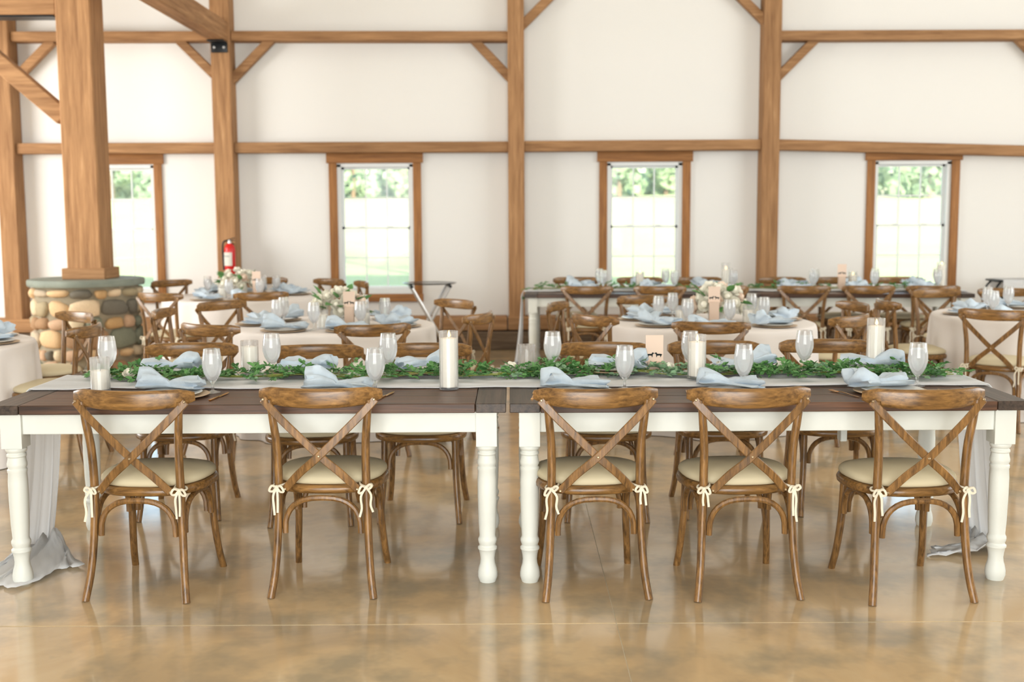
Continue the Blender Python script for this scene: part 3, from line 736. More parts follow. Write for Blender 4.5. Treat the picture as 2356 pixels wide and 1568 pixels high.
# ------------------------------------------------------------------ greenery garlands
def leaf_mesh(l, w, mat, name='leaf'):
    v = [(0, 0, 0), (l * 0.3, w * 0.5, 0.10 * w), (l * 0.3, 0, -0.10 * w), (l * 0.3, -w * 0.5, 0.10 * w),
         (l * 0.65, w * 0.42, 0.06 * w), (l * 0.65, 0, -0.12 * w), (l * 0.65, -w * 0.42, 0.06 * w), (l, 0, -0.16 * w)]
    f = [(0, 2, 1), (0, 3, 2), (1, 2, 5, 4), (2, 3, 6, 5), (4, 5, 7), (5, 6, 7)]
    me = bpy.data.meshes.new(name); me.from_pydata(v, [], f); me.materials.append(mat)
    for p in me.polygons: p.use_smooth = True
    return me
LEAF = [leaf_mesh(0.034, 0.016, M['leaf']), leaf_mesh(0.028, 0.018, M['leaf']), leaf_mesh(0.030, 0.020, M['leaf2'])]
def dens(x):   # where the photograph's garland is lush
    d = 0.85
    for c, w, a in ((-1.55, 0.5, 0.6), (-0.35, 0.3, 0.3), (0.17, 0.28, 1.3), (0.75, 0.25, 0.5), (1.55, 0.45, 1.3), (2.0, 0.3, 0.5)):
        d += a * math.exp(-((x - c) / w) ** 2)
    return d
def gy(x): return 5.42 + 0.035 * math.sin(x * 2.1 + 0.6) + 0.02 * math.sin(x * 5.3)
def garland(xa, xb, nleaf, nparts, ycurve, zbase, width, label, seed, drop=None, place=None):
    r = random.Random(seed); root = empty('greenery_garland'); cand = []
    stems = MB()
    def P(x, y, z): return Vector(place(x, y, z)) if place else Vector((x, y, z))
    def zb(x): return zbase + (drop(x) if drop else 0.0)
    for k in range(3):
        ph = r.random() * 6
        pts = [P(xa + (xb - xa) * i / 60, ycurve(xa + (xb - xa) * i / 60) + 0.025 * math.sin(i * 0.5 + ph), zb(xa + (xb - xa) * i / 60) + 0.018 + 0.008 * math.sin(i * 0.8 + ph)) for i in range(61)]
        stems.tube(pts, 0.0025, 5)
    stems.build('stem', M['stem'], root)
    dmax = 2.0; made = 0; joined = MB(); jm = MB()
    sprig_n = nleaf // 9
    while made < sprig_n:
        x = r.uniform(xa, xb)
        if r.random() * dmax > dens(x): continue
        made += 1
        y = ycurve(x) + r.gauss(0, width * 0.38); z = zb(x) + r.uniform(0.012, 0.040)
        yaw = r.uniform(0, 2 * PI) if r.random() < 0.6 else r.choice((0, PI)) + r.gauss(0, 0.5)
        pit = r.uniform(-0.1, 0.55) * (1.5 if r.random() < 0.12 else 1)
        d = Vector((math.cos(yaw) * math.cos(pit), math.sin(yaw) * math.cos(pit), math.sin(pit)))
        ln = r.uniform(0.05, 0.10); kind = 2 if (0.5 < x < 0.95 or r.random() < 0.12) else r.randrange(2)
        for i in range(9):
            t = (i + 1) / 9; p = Vector((x, y, z)) + d * ln * t; p.z -= 0.05 * (t * ln) * t
            p.z = max(p.z, zb(x) + 0.008)
            ly = yaw + (1 if i % 2 else -1) * r.uniform(0.5, 1.2); lp = pit + r.uniform(-0.35, 0.45); ro = r.uniform(-0.7, 0.7)
            m = Matrix.Translation(P(p.x, p.y, p.z)) @ Matrix.Rotation(ly, 4, 'Z') @ Matrix.Rotation(-lp, 4, 'Y') @ Matrix.Rotation(ro, 4, 'X') @ Matrix.Scale(r.uniform(0.75, 1.2), 4)
            cand.append((p.y - p.z * 1.5 + r.random() * 0.08, kind, m))
    cand.sort(key=lambda c: c[0])
    for c in cand[:nparts]:
        o = link('leaf', LEAF[c[1]], root); o.matrix_local = c[2]
    for kind, nm in ((0, 'foliage'), (2, 'grey_green_foliage')):
        mb = MB()
        for c in cand[nparts:]:
            if (c[1] == 2) != (kind == 2): continue
            me = LEAF[c[1]]; b = len(mb.v)
            mb.v += [c[2] @ v.co for v in me.vertices]; mb.f += [[b + i for i in p.vertices] for p in me.polygons]
        if mb.v:
            me = bpy.data.meshes.new(nm); me.from_pydata([tuple(v) for v in mb.v], [], mb.f); me.materials.append(M['leaf2'] if kind == 2 else M['leaf'])
            o = link(nm, me, root); o['kind'] = 'stuff'
    return tag(root, label, 'garland')
garland(-1.98, 2.10, 5200, 300, gy, TZ + 0.012, 0.16, 'green ivy and ruscus garland along the front tables', 3)
def far_drop(x): return -max(0.0, (-2.12 - x)) * 1.3
garland(-2.24, 2.0, 1500, 0, lambda x: 0.03 * math.sin(x * 3), TZ + 0.012, 0.12, 'green garland trailing over the left end of the far long table', 4,
        drop=far_drop, place=lambda x, y, z: far(x, y) + (z,))

# ------------------------------------------------------------------ tableware prototypes
def proto_goblet():
    root = empty('water_goblet')
    g = MB().lathe([(0.0, 0.0), (0.033, 0.0), (0.034, 0.002), (0.020, 0.006), (0.007, 0.012), (0.0055, 0.03), (0.008, 0.044), (0.022, 0.060), (0.036, 0.085), (0.0440, 0.115), (0.0445, 0.135), (0.041, 0.165), (0.036, 0.198),
                    (0.0345, 0.198), (0.0393, 0.165), (0.0428, 0.135), (0.0422, 0.115), (0.034, 0.086), (0.020, 0.062), (0.0, 0.05)], 24, cap=False)
    g.build('bowl', M['glass'], root, ang=80)
    MB().lathe([(0.0, 0.052), (0.019, 0.063), (0.033, 0.087), (0.0412, 0.115), (0.0418, 0.135), (0.0388, 0.162), (0.0372, 0.172), (0.0, 0.172)], 24, cap=False).build('water', M['water'], root, ang=50)
    freeze(root); return root
def proto_candle(hglass, hwax, lit, name='pillar_candle'):
    root = empty(name); rg = 0.0435
    MB().lathe([(0.0, 0.0), (rg, 0.0), (rg + 0.002, 0.003), (rg, 0.008), (rg, hglass), (rg - 0.002, hglass), (rg - 0.002, 0.010), (0.0, 0.010)], 28, cap=False).build('glass_cylinder', M['glass'], root, ang=40)
    if hwax:
        w = MB().lathe([(0.0, 0.0105), (0.0365, 0.0105), (0.037, 0.013), (0.037, hwax - 0.003), (0.034, hwax), (0.012, hwax - 0.004), (0.0, hwax - 0.006)], 28, cap=False).build('wax', M['wax'], root, ang=50)
        MB().tube([(0, 0, hwax - 0.008), (0.002, 0, hwax + 0.008)], 0.0012, 6).build('wick', M['wick'], w)
        if lit:
            MB().lathe([(0.0, 0.0), (0.0045, 0.004), (0.006, 0.010), (0.0045, 0.018), (0.002, 0.026), (0.0, 0.031)], 12, (0.002, 0, hwax + 0.005), cap=False).build('flame', M['flame'], w)
    freeze(root); return root
def proto_plate():
    root = empty('place_plate')
    MB().lathe([(0.0, 0.0), (0.11, 0.0), (0.160, 0.008), (0.165, 0.011), (0.160, 0.012), (0.11, 0.005), (0.0, 0.005)], 36, cap=False).build('charger', M['charger'], root, ang=70)
    MB().lathe([(0.0, 0.006), (0.075, 0.006), (0.13, 0.018), (0.134, 0.021), (0.13, 0.022), (0.085, 0.012), (0.0, 0.011)], 36, cap=False).build('dinner_plate', M['plate'], root, ang=70)
    freeze(root); return root
def napkin_mesh(seed, L=0.27):
    """a linen napkin pinched in the middle and fanned at both ends"""
    r = random.Random(seed); mb = MB(); nu, nv = 26, 30; a0 = r.uniform(0, 6); ends = (r.uniform(0.85, 1.2), r.uniform(0.7, 1.0))
    off = Vector((seed * 3.7, 1.3, 0))
    for i in range(nu + 1):
        u = i / nu; x = (u - 0.5) * L
        pinch = abs(u - 0.45) / 0.55; e = ends[0] if u < 0.45 else ends[1]
        wy = (0.022 + 0.075 * min(1, pinch * 1.5) ** 1.1) * (0.8 + 0.3 * e); hz = (0.020 + (0.024 if u < 0.45 else 0.010) * math.sin(min(1, pinch * 1.25) * PI * 0.62)) * e
        tip = max(0.08, min(1, (1 - abs(2 * u - 1)) * 9)) if i in (0, nu) else 1.0
        for j in range(nv):
            a = 2 * PI * j / nv; k = 1 + 0.16 * math.sin(5 * a + a0 + 2 * u) + 0.10 * math.sin(9 * a - 3 * u + a0) + 0.22 * mnoise.noise(Vector((u * 5, math.cos(a) * 1.6, math.sin(a) * 1.6)) + off)
            y = wy * math.cos(a) * k + 0.03 * math.sin(u * 3.2 + a0) ; z = hz * (1 + math.sin(a)) * k * (0.9 if math.sin(a) < 0 else 1.0)
            mb.v.append(Vector((x + (0.018 * math.sin(3 * a + a0) if i in (0, 1, nu - 1, nu) else 0), y * (tip ** 0.5), max(0.0, z) * (tip ** 0.3))))
    for i in range(nu):
        for j in range(nv): mb.f.append([i * nv + j, i * nv + (j + 1) % nv, (i + 1) * nv + (j + 1) % nv, (i + 1) * nv + j])
    mb.f.append(list(range(nv))[::-1]); mb.f.append([nu * nv + j for j in range(nv)])
    return mb.mesh('napkin', M['napkin'], ang=80)
NAPK = [napkin_mesh(s) for s in range(1, 6)]
def fork_mesh():
    mb = MB(); sec = [(-1, -0.0011), (1, -0.0011), (1, 0.0011), (-1, 0.0011)]
    P = spline([(0, -0.10, 0.0015), (0, -0.04, 0.004), (0, 0.02, 0.007), (0, 0.05, 0.003)], 5); Wd = lerp_list([0.0055, 0.0045, 0.003, 0.0028, 0.004], len(P))
    b = len(mb.v)
    for p, w in zip(P, Wd):
        for (a, c) in sec: mb.v.append(Vector((p.x + a * w, p.y, p.z + c)))
    for i in range(len(P) - 1):
        for j in range(4): mb.f.append([b + i * 4 + j, b + i * 4 + (j + 1) % 4, b + (i + 1) * 4 + (j + 1) % 4, b + (i + 1) * 4 + j])
    mb.f.append([b + 3, b + 2, b + 1, b]); e = b + (len(P) - 1) * 4; mb.f.append([e, e + 1, e + 2, e + 3])
    mb.box((0, 0.060, 0.003), (0.022, 0.022, 0.0022))
    for k in range(4): mb.box((-0.0093 + 0.0062 * k, 0.088, 0.004), (0.0032, 0.036, 0.002), rx=0.05)
    return mb.mesh('fork', M['gold'])
def knife_mesh():
    mb = MB(); mb.box((0, -0.06, 0.003), (0.010, 0.10, 0.006))
    mb.poly([(-0.006, -0.01, 0.002), (0.007, -0.01, 0.002), (0.009, 0.08, 0.002), (0.002, 0.118, 0.002), (-0.006, 0.11, 0.002)], 0.0016, (0, 0, 1))
    return mb.mesh('knife', M['gold'], bevel=0.0008, seg=1)
FORK, KNIFE = fork_mesh(), knife_mesh()
_protos = {}
def place(kind, loc, rz, label, cat, group, name=None):
    """first use moves the prototype, later uses copy it with its parts"""
    if kind not in _protos:
        p = {'goblet': proto_goblet, 'plate': proto_plate}[kind](); _protos[kind] = p; o = p
    else: o = copy_tree(_protos[kind])
    o.location = loc; o.rotation_euler = (0, 0, rz)
    return tag(o, label, cat, group)
def napkin(loc, rz, k, label, group, s=1.0, tilt=0.0):
    o = link('napkin', NAPK[k % 5]); o.location = loc; o.rotation_euler = (0, tilt, rz); o.scale = (s, s, s * 0.78); return tag(o, label, 'napkin', group)
def one(mesh, name, loc, rz, label, cat, group):
    o = link(name, mesh); o.location = loc; o.rotation_euler = (0, 0, rz); return tag(o, label, cat, group)

RT = TZ + 0.018          # top of the crinkled runner
# near places (in front of the near chairs), far places (in front of the chairs that face the viewer)
near = [(-1.50, 'leftmost chair of the front row'), (-0.77, 'second front row chair from the left'), (0.31, 'third front row chair from the left'), (0.99, 'second front row chair from the right'), (1.67, 'rightmost chair of the front row')]
farp = [(-1.72, 'leftmost chair across the front table'), (-1.05, 'second chair from the left across the front table'), (-0.47, 'chair behind the tall lit candle'), (0.48, 'chair left of the blush card'), (1.10, 'chair behind the shorter lit candle'), (1.73, 'rightmost chair across the front table')]
for i, (x, who) in enumerate(near):
    y = 4.955
    place('plate', (x, y, TZ + 0.0005), 0, 'white plate on beige charger before the ' + who, 'plate', 'near side place plates')
    napkin((x - 0.03 + 0.02 * (i % 2), y + 0.10, TZ + 0.022), 0.15 * (-1) ** i, i, 'blue linen napkin before the ' + who, 'near side napkins', s=1.0)
    one(FORK, 'fork', (x - 0.215, y - 0.03, TZ + 0.001), 0.35 if i == 4 else -0.1, 'gold fork before the ' + who, 'fork', 'near side forks')
    one(KNIFE, 'knife', (x + 0.215, y - 0.02, TZ + 0.001), -0.12 - 0.1 * (i % 3), 'gold knife before the ' + who, 'knife', 'near side knives')
for i, (x, who) in enumerate(farp):
    y = 5.575 + 0.0 * i
    place('plate', (x, 5.555, TZ + 0.024), 0, 'white plate on beige charger before the ' + who, 'plate', 'far side place plates')
    napkin((x + 0.04, y - 0.02, TZ + 0.046), PI + 0.2 * (-1) ** i, i + 2, 'blue linen napkin before the ' + who, 'far side napkins')
gobs = [(-1.938, 5.413, 'beside the half-burnt candle at the left'), (-1.345, 5.061, 'right of the leftmost front row chair'), (-1.169, 5.50, 'beside the unlit candle'),
        (-0.612, 5.045, 'nearer of an overlapping pair left of the tall candle'), (-0.60, 5.483, 'farther of an overlapping pair left of the tall candle'), (0.198, 5.53, 'between the empty glass cylinder and the blush card'),
        (0.509, 5.101, 'in front of the blush card'), (0.87, 5.52, 'hidden behind the shorter lit candle'), (1.053, 5.135, 'right of the shorter lit candle'), (1.43, 5.53, 'left of the tall candle at the right'), (1.85, 5.148, 'rightmost on the front table')]
for i, (x, y, w) in enumerate(gobs):
    onr = y > 5.18
    place('goblet', (x, y, (RT + 0.004) if onr else TZ + 0.001 if y < 5.16 else TZ + 0.012), i, 'glass goblet of iced water ' + w, 'goblet', 'goblets on the front tables')
cands = [(-1.868, 5.115, 0.155, 0.095, False, 'half burnt white candle in a glass cylinder, left end of the front table'),
         (-1.30, 5.60, 0.155, 0.125, False, 'unlit white candle in a glass cylinder behind the second front row chair'),
         (-0.288, 5.135, 0.265, 0.232, True, 'tall lit white candle in a glass cylinder near the middle of the front table'),
         (0.073, 5.54, 0.135, 0.03, False, 'nearly empty glass candle cylinder filled by greenery'),
         (0.868, 5.31, 0.205, 0.17, True, 'medium lit white candle in a glass cylinder right of the blush card'),
         (1.80, 5.60, 0.250, 0.212, True, 'tall lit white candle in a glass cylinder at the right end of the front table')]
for (x, y, hg, hw, lit, l) in cands:
    o = proto_candle(hg, hw, lit); o.location = (x, y, TZ + 0.001 if y < 5.14 else RT + 0.003); tag(o, l, 'candle', 'candles on the front tables')

# white rose heads
def bloom_mesh(seed, mat, n=14):
    r = random.Random(seed); mb = MB()
    mb.lathe([(0.0, -0.5), (0.3, -0.45), (0.48, -0.1), (0.42, 0.3), (0.2, 0.52), (0.0, 0.56)], 10, cap=False)
    for k in range(n):
        lay = k / n; a0 = k * 2.399; spread = 0.32 + 0.62 * lay; w = 0.55
        def fn(u, v):
            a = a0 + (u - 0.5) * (1.9 - 0.5 * v); rr = 0.22 + spread * math.sin(min(1.0, v * 1.05) * PI * 0.5) * (1 - 0.10 * (2 * u - 1) ** 2)
            z = -0.5 + 1.05 * v * (1.08 - 0.55 * lay) - 0.16 * lay * max(0, v - 0.7) * 3 - 0.2 * (2 * u - 1) ** 2 * v
            return (rr * math.cos(a), rr * math.sin(a), z)
        mb.grid(fn, 4, 4)
    return mb.mesh('bloom', mat, ang=180)
BLOOM = [bloom_mesh(1, M['petal']), bloom_mesh(2, M['petal'], 11), bloom_mesh(3, M['blush'], 12)]
for (x, y, s, l) in ((-1.81, 5.33, 0.030, 'beside the half burnt candle at the left'), (-0.76, 5.50, 0.032, 'near the overlapping goblets'), (-0.005, 5.46, 0.038, 'left of the empty glass cylinder'),
                     (0.76, 5.46, 0.026, 'between the blush card and the medium lit candle'), (1.30, 5.46, 0.024, 'near the rightmost facing chair'), (1.02, 5.52, 0.026, 'just right of the medium lit candle')):
    o = link('rose_head', BLOOM[0]); o.location = (x, y, TZ + 0.055); o.scale = (s,) * 3; o.rotation_euler = (0.5, 0.2, x * 7)
    tag(o, 'white rose head tucked into the garland ' + l, 'flower', 'rose heads in the front garland')

# blush cards with two small dark dogs
def dog(mb, cx, cz, s, flip):
    pts = [(-0.95, 0.10), (-1.15, -0.35), (-0.9, 0.22), (-0.4, 0.28), (0.35, 0.30), (0.60, 0.72), (0.80, 0.62), (1.10, 0.48), (1.05, 0.34), (0.80, 0.30), (0.66, -0.02), (0.62, -0.62), (0.44, -0.62), (0.40, -0.22), (-0.35, -0.18), (-0.48, -0.34), (-0.42, -0.62), (-0.60, -0.62), (-0.75, -0.28)]
    P = [(cx + flip * p[0] * s, 0, cz + p[1] * s) for p in pts]
    mb.poly(P if flip > 0 else P[::-1], 0.0006, (0, -1, 0))
def card(loc, w, h, z0, label, rz=0.0, dogs=True):
    root = empty('table_card', loc, rz)
    MB().box((0, 0, z0 + h / 2), (w, 0.002, h)).build('card', M['card'], root, smooth=False)
    MB().box((0, 0.0, z0 / 2 + 0.004), (w * 0.8, 0.035, z0 + 0.008)).build('stand', M['blush_stand'], root, bevel=0.003)
    if dogs:
        mb = MB(); s = w * 0.21; dog(mb, -w * 0.235, 0, s, 1); dog(mb, w * 0.235, 0, s, -1)
        mb.xf(Matrix.Translation((0, -0.0012, z0 + h * 0.30))).build('print', M['ink'], root, smooth=False)
    return tag(root, label, 'card', 'table number cards')
M['blush_stand'] = plain('pale_wood_stand', srgb(214, 186, 164), 0.6)
card((0.695, 5.52, RT), 0.086, 0.138, 0.045, 'blush table card with two small dark dogs in the front garland')

# ------------------------------------------------------------------ round tables with floor-length cloths
def round_table(c, r, desc, seed, seats, grp):
    t = empty('round_table', (c[0], c[1], 0)); tag(t, 'round banquet table under a white cloth, ' + desc, 'table', 'round banquet tables')
    MB().lathe([(0.0, 0.725), (r - 0.01, 0.725), (r - 0.008, 0.735), (r - 0.01, 0.752), (0.0, 0.752)], 48, cap=False).build('tabletop', M['top_x'], t, ang=40)
    for k in range(4):
        a = PI / 4 + k * PI / 2
        MB().tube([(0.42 * math.cos(a), 0.42 * math.sin(a), 0.725), (0.46 * math.cos(a), 0.46 * math.sin(a), 0.0)], 0.016, 8, up=(0, 1, 0)).build('leg', M['black'], t)
    rr = random.Random(seed); ph = [rr.uniform(0, 6) for _ in range(4)]; nu = 200
    rings = [(0, 0.0)] + [(r * k / 6, 0.0) for k in range(1, 6)] + [(r * 0.985, 0.0), (r + 0.004, 0.006), (r + 0.012, 0.02)]
    nd = 22
    def fn(u, v):
        k = round(v * (len(rings) + nd - 1)); a = 2 * PI * u
        if k < len(rings):
            q, dz = rings[k]; z = 0.757 - dz + 0.0015 * math.sin(q * 9 + a * 3)
            return (q * math.cos(a), q * math.sin(a), z)
        s = (k - len(rings) + 1) / nd; z = 0.737 * (1 - s) + 0.004
        amp = 0.006 + 0.045 * s ** 0.9
        w = math.sin(13 * a + ph[0] + 0.8 * math.sin(2 * a + ph[1])) * 0.6 + 0.3 * math.sin(23 * a + ph[2]) + 0.25 * math.sin(7 * a + ph[3])
        q = r + 0.014 + 0.03 * s + amp * w * 0.8
        return (q * math.cos(a), q * math.sin(a), z)
    o = MB().grid(fn, nu, len(rings) + nd - 1, wrap=True).build('tablecloth', M['cloth'], ang=75)
    o.location = (c[0], c[1], 0)
    tag(o, 'white floor-length cloth over the round table, ' + desc, 'tablecloth', 'white round tablecloths')
    for (rail, who) in seats:
        d = Vector((rail[0] - c[0], rail[1] - c[1])); a = math.atan2(d.y, d.x)
        chair_by_rail(rail, c, 'crossback chair, %s seat of the round table %s' % (who, desc), grp)
    for i, (rail, who) in enumerate(seats):
        a = math.atan2(rail[1] - c[1], rail[0] - c[0]); q = r - 0.20
        px, py = c[0] + q * math.cos(a), c[1] + q * math.sin(a)
        pre = ', %s seat of the round table %s' % (who, desc)
        place('plate', (px, py, 0.7592), a, 'white plate on charger' + pre, 'plate', 'plates on the round tables')
        napkin((px - 0.02 * math.cos(a), py - 0.02 * math.sin(a), 0.781), a + PI / 2 + 0.3 * (-1) ** i, i + seed, 'blue linen napkin' + pre, 'napkins on the round tables', s=1.05)
        b = a + 0.33; q2 = r - 0.36
        place('goblet', (c[0] + q2 * math.cos(b), c[1] + q2 * math.sin(b), 0.759), i, 'iced water goblet' + pre, 'goblet', 'goblets on the round tables')

T0, T1, T2, T3, T4 = (-2.77, 11.62), (-1.36, 8.56), (1.52, 8.64), (4.20, 9.14), (-3.95, 7.40)
round_table(T1, 0.765, 'by the tray stand', 21, [((-1.999, 7.36), 'near left'), ((-0.883, 7.30), 'near right'), ((-2.66, 8.55), 'left side'), ((-0.20, 8.12), 'right side'), ((-0.438, 9.40), 'far right'), ((-2.42, 9.35), 'far left')], 'chairs around the round tables')
round_table(T0, 0.765, 'beside the stone plinth', 22, [((-2.289, 10.42), 'near right'), ((-3.25, 10.40), 'near left'), ((-3.76, 12.50), 'far left'), ((-1.98, 12.58), 'far right'), ((-2.79, 12.93), 'farthest'), ((-1.56, 12.06), 'right side')], 'chairs around the round tables')
round_table(T2, 0.765, 'before the far long table', 23, [((1.289, 7.34), 'nearest'), ((0.58, 7.95), 'near left'), ((0.33, 9.02), 'left side'), ((2.30, 7.80), 'near right'), ((2.66, 8.88), 'right side'), ((1.119, 9.78), 'far left')], 'chairs around the round tables')
round_table(T3, 0.765, 'cut by the right edge', 24, [((3.50, 8.22), 'near left'), ((3.08, 9.12), 'left side'), ((3.84, 10.36), 'far left'), ((4.55, 10.46), 'far right')], 'chairs around the round tables')
round_table(T4, 0.765, 'cut by the left edge', 25, [((-3.24, 8.25), 'far right'), ((-2.78, 7.36), 'right side')], 'chairs around the round tables')

# centrepieces: low vases of white blooms
def arrangement(c, z, label, seed, n=28, s=1.12):
    r = random.Random(seed); root = empty('flower_arrangement', (c[0], c[1], z))
    MB().lathe([(0.0, 0.0), (0.05, 0.0), (0.065, 0.02), (0.07, 0.09), (0.06, 0.12), (0.055, 0.12), (0.06, 0.09), (0.0, 0.09)], 20, cap=False).build('vase', M['plate'], root, ang=60)
    for k in range(n):
        t = (k + 0.5) / n; el = math.acos(1 - 1.18 * t); a = k * 2.399 + r.uniform(-0.2, 0.2)
        q = (0.15 + r.uniform(-0.015, 0.02)) * s
        d = Vector((math.sin(el) * math.cos(a), math.sin(el) * math.sin(a), math.cos(el)))
        o = link('bloom', BLOOM[r.choice([0, 0, 0, 1, 1, 1, 2])], root); o.location = (d.x * q * 1.1, d.y * q * 1.1, 0.12 + d.z * q * 0.85)
        sc = r.uniform(0.036, 0.056) * s; o.scale = (sc, sc, sc)
        o.rotation_euler = d.to_track_quat('Z', 'Y').to_euler()
    lm = leaf_big
    for k in range(16):
        a = r.uniform(0, 2 * PI); el = r.uniform(0.7, 1.75); d = Vector((math.sin(el) * math.cos(a), math.sin(el) * math.sin(a), math.cos(el)))
        o = link('leaf', lm, root); o.location = (d.x * 0.17, d.y * 0.17, 0.12 + d.z * 0.14)
        o.rotation_euler = (r.uniform(-0.6, 0.6), -math.asin(max(-1, min(1, d.z))) + r.uniform(-0.4, 0.3), a)
    return tag(root, label, 'flowers', 'white flower centrepieces')
leaf_big = leaf_mesh(0.11, 0.055, M['leaf'])
arrangement(T0, 0.759, 'white flower centrepiece on the round table beside the stone plinth', 31)
arrangement((T1[0] + 0.06, T1[1]), 0.759, 'white flower centrepiece on the round table by the tray stand', 32)
arrangement((T2[0] + 0.05, T2[1] + 0.05), 0.759, 'white flower centrepiece on the round table before the far long table', 33)
for (c, dx, dy, l) in ((T0, 0.20, -0.16, 'beside the stone plinth'), (T1, 0.16, -0.18, 'by the tray stand'), (T2, -0.02, -0.22, 'before the far long table')):
    card((c[0] + dx, c[1] + dy, 0.7595), 0.088, 0.12, 0.16 if c is T2 else 0.14, 'blush table card beside the flowers, round table ' + l)
for (c, dx, dy, l) in ((T0, -0.12, -0.26, 'beside the stone plinth'), (T1, -0.02, -0.30, 'by the tray stand'), (T1, 0.27, -0.20, 'by the tray stand'), (T2, 0.24, -0.20, 'before the far long table'), (T2, -0.26, -0.18, 'before the far long table')):
    side = 'left' if dx < 0 else 'right'
    o = proto_candle(0.135, 0.10, False); o.location = (c[0] + dx, c[1] + dy, 0.7595)
    tag(o, 'short white candle %s of the flowers, round table %s' % (side, l), 'candle', 'short candles on the round tables')

# ------------------------------------------------------------------ far long table: chairs, places, candles, card
FN = [(0.742, 11.06), (1.461, 11.02), (2.05, 10.98), (2.845, 10.95), (3.45, 10.92), (4.069, 10.88)]
FF = [(0.709, 12.66), (1.394, 12.60), (2.048, 12.56), (2.928, 12.46), (3.536, 12.42), (4.162, 12.40)]
for i in range(6):
    chair((FN[i][0] - FX.y * 0, FN[i][1] + 0.25), FA + 0.03 * (-1) ** i, 'crossback chair on the near side of the far long table, %s from left' % ordn[i], 'chairs at the far long table')
    chair((FF[i][0], FF[i][1] - 0.25), PI + FA + 0.04 * (-1) ** i, 'crossback chair on the wall side of the far long table, %s from left' % ordn[i], 'chairs at the far long table')
    for side, sv, src in (('near', -0.30, FN), ('far', 0.30, FF)):
        u = (src[i][0] - FC.x) / FX.x; p = far(u, sv); pre = 'on the far long table, %s side, %s place from the left' % (side, ordn[i])
        place('plate', (p[0], p[1], TZ + 0.0005 if abs(sv) > 0.36 else TZ + 0.020), 0, 'plate ' + pre, 'plate', 'plates on the far long table')
        napkin((p[0], p[1], TZ + 0.043), 0.3 * i, i, 'blue linen napkin ' + pre, 'napkins on the far long table')
        q = far(u + 0.20, sv * 0.55); place('goblet', (q[0], q[1], TZ + 0.02), i, 'water goblet ' + pre, 'goblet', 'goblets on the far long table')
for (u, v, hg, hw, l) in ((-1.02, 0.05, 0.17, 0.15, 'leftmost'), (-0.14, 0.06, 0.26, 0.19, 'second from the left'), (1.14, 0.03, 0.17, 0.13, 'second from the right'), (2.04, 0.08, 0.26, 0.23, 'rightmost')):
    p = far(u, v); o = proto_candle(hg, hw, True); o.location = (p[0], p[1], RT + 0.003); tag(o, 'lit white candle in glass on the far long table, ' + l, 'candle', 'candles on the far long table')
p = far(1.02, -0.02); card((p[0], p[1], RT), 0.09, 0.13, 0.12, 'blush table card standing on the far long table')

# ------------------------------------------------------------------ folding tray stand and iron console
ts = empty('tray_stand', (-0.905, 12.55, 0), 0.15)
for s in (-1, 1):
    for y in (-0.18, 0.18):
        MB().tube([(s * 0.21, y, 0.80), (-s * 0.24, y, 0.0)], 0.016, 8, up=(0, 1, 0)).build('leg', M['chrome'], ts)
    MB().tube([(s * 0.21, -0.2, 0.80), (s * 0.21, 0.2, 0.80)], 0.018, 8).build('top_bar', M['black'], ts)
for s in (-1, 1): MB().tube([(s * -0.16, -0.18, 0.15), (s * -0.16, 0.18, 0.15)], 0.010, 8).build('cross_bar', M['chrome'], ts)
tag(ts, 'folding tray stand with pale metal crossed legs by the second window', 'stand')
tr = MB().lathe([(0.0, 0.0), (0.9, 0.0), (0.97, 0.006), (1.0, 0.015), (0.985, 0.015), (0.95, 0.010), (0.88, 0.008), (0.0, 0.008)], 40, cap=False).xf(Matrix.Diagonal((0.30, 0.24, 1, 1)))
o = tr.build('serving_tray', M['tray'], ang=60); o.location = (-0.905, 12.55, 0.819); tag(o, 'oval glossy black serving tray on the folding stand', 'tray')
ic = empty('iron_console', (5.98, 13.0, 0))
MB().box((0, 0, 0.80), (1.0, 0.34, 0.022)).build('top', M['black'], ic, bevel=0.004)
for sx in (-1, 1):
    for sy in (-1, 1):
        MB().tube(spline([(sx * 0.45, sy * 0.13, 0.79), (sx * 0.50, sy * 0.14, 0.70), (sx * 0.40, sy * 0.13, 0.56), (sx * 0.42, sy * 0.13, 0.30), (sx * 0.47, sy * 0.15, 0.10), (sx * 0.44, sy * 0.15, 0.0)], 5), 0.013, 8, up=(0, 1, 0)).build('leg', M['black'], ic)
        MB().tube(spline([(sx * 0.40, sy * 0.13, 0.56), (sx * 0.26, sy * 0.13, 0.66), (sx * 0.12, sy * 0.13, 0.72), (sx * 0.02, sy * 0.13, 0.78)], 5), 0.010, 8, up=(0, 1, 0)).build('scroll', M['black'], ic)
    MB().tube([(sx * 0.42, -0.13, 0.30), (sx * 0.42, 0.13, 0.30)], 0.010, 8).build('stretcher', M['black'], ic)
tag(ic, 'black wrought iron console with curved legs at the right edge', 'console')
def ccl(u, v):
    y = (v - 0.5) * 0.52; x = (u - 0.5) * 0.88; over = max(0.0, abs(y) - 0.175)
    return (x, math.copysign(min(abs(y), 0.178), y) + 0.004 * math.sin(u * 30) * (over > 0), 0.815 - over * 1.4 + 0.002 * math.sin(u * 22))
o = MB().grid(ccl, 40, 30).build('console_cloth', M['gauze'], ang=60); o.location = (5.98, 13.0, 0); o.modifiers.new('thickness', 'SOLIDIFY').thickness = 0.003
tag(o, 'white cloth spread over the black iron console', 'cloth')

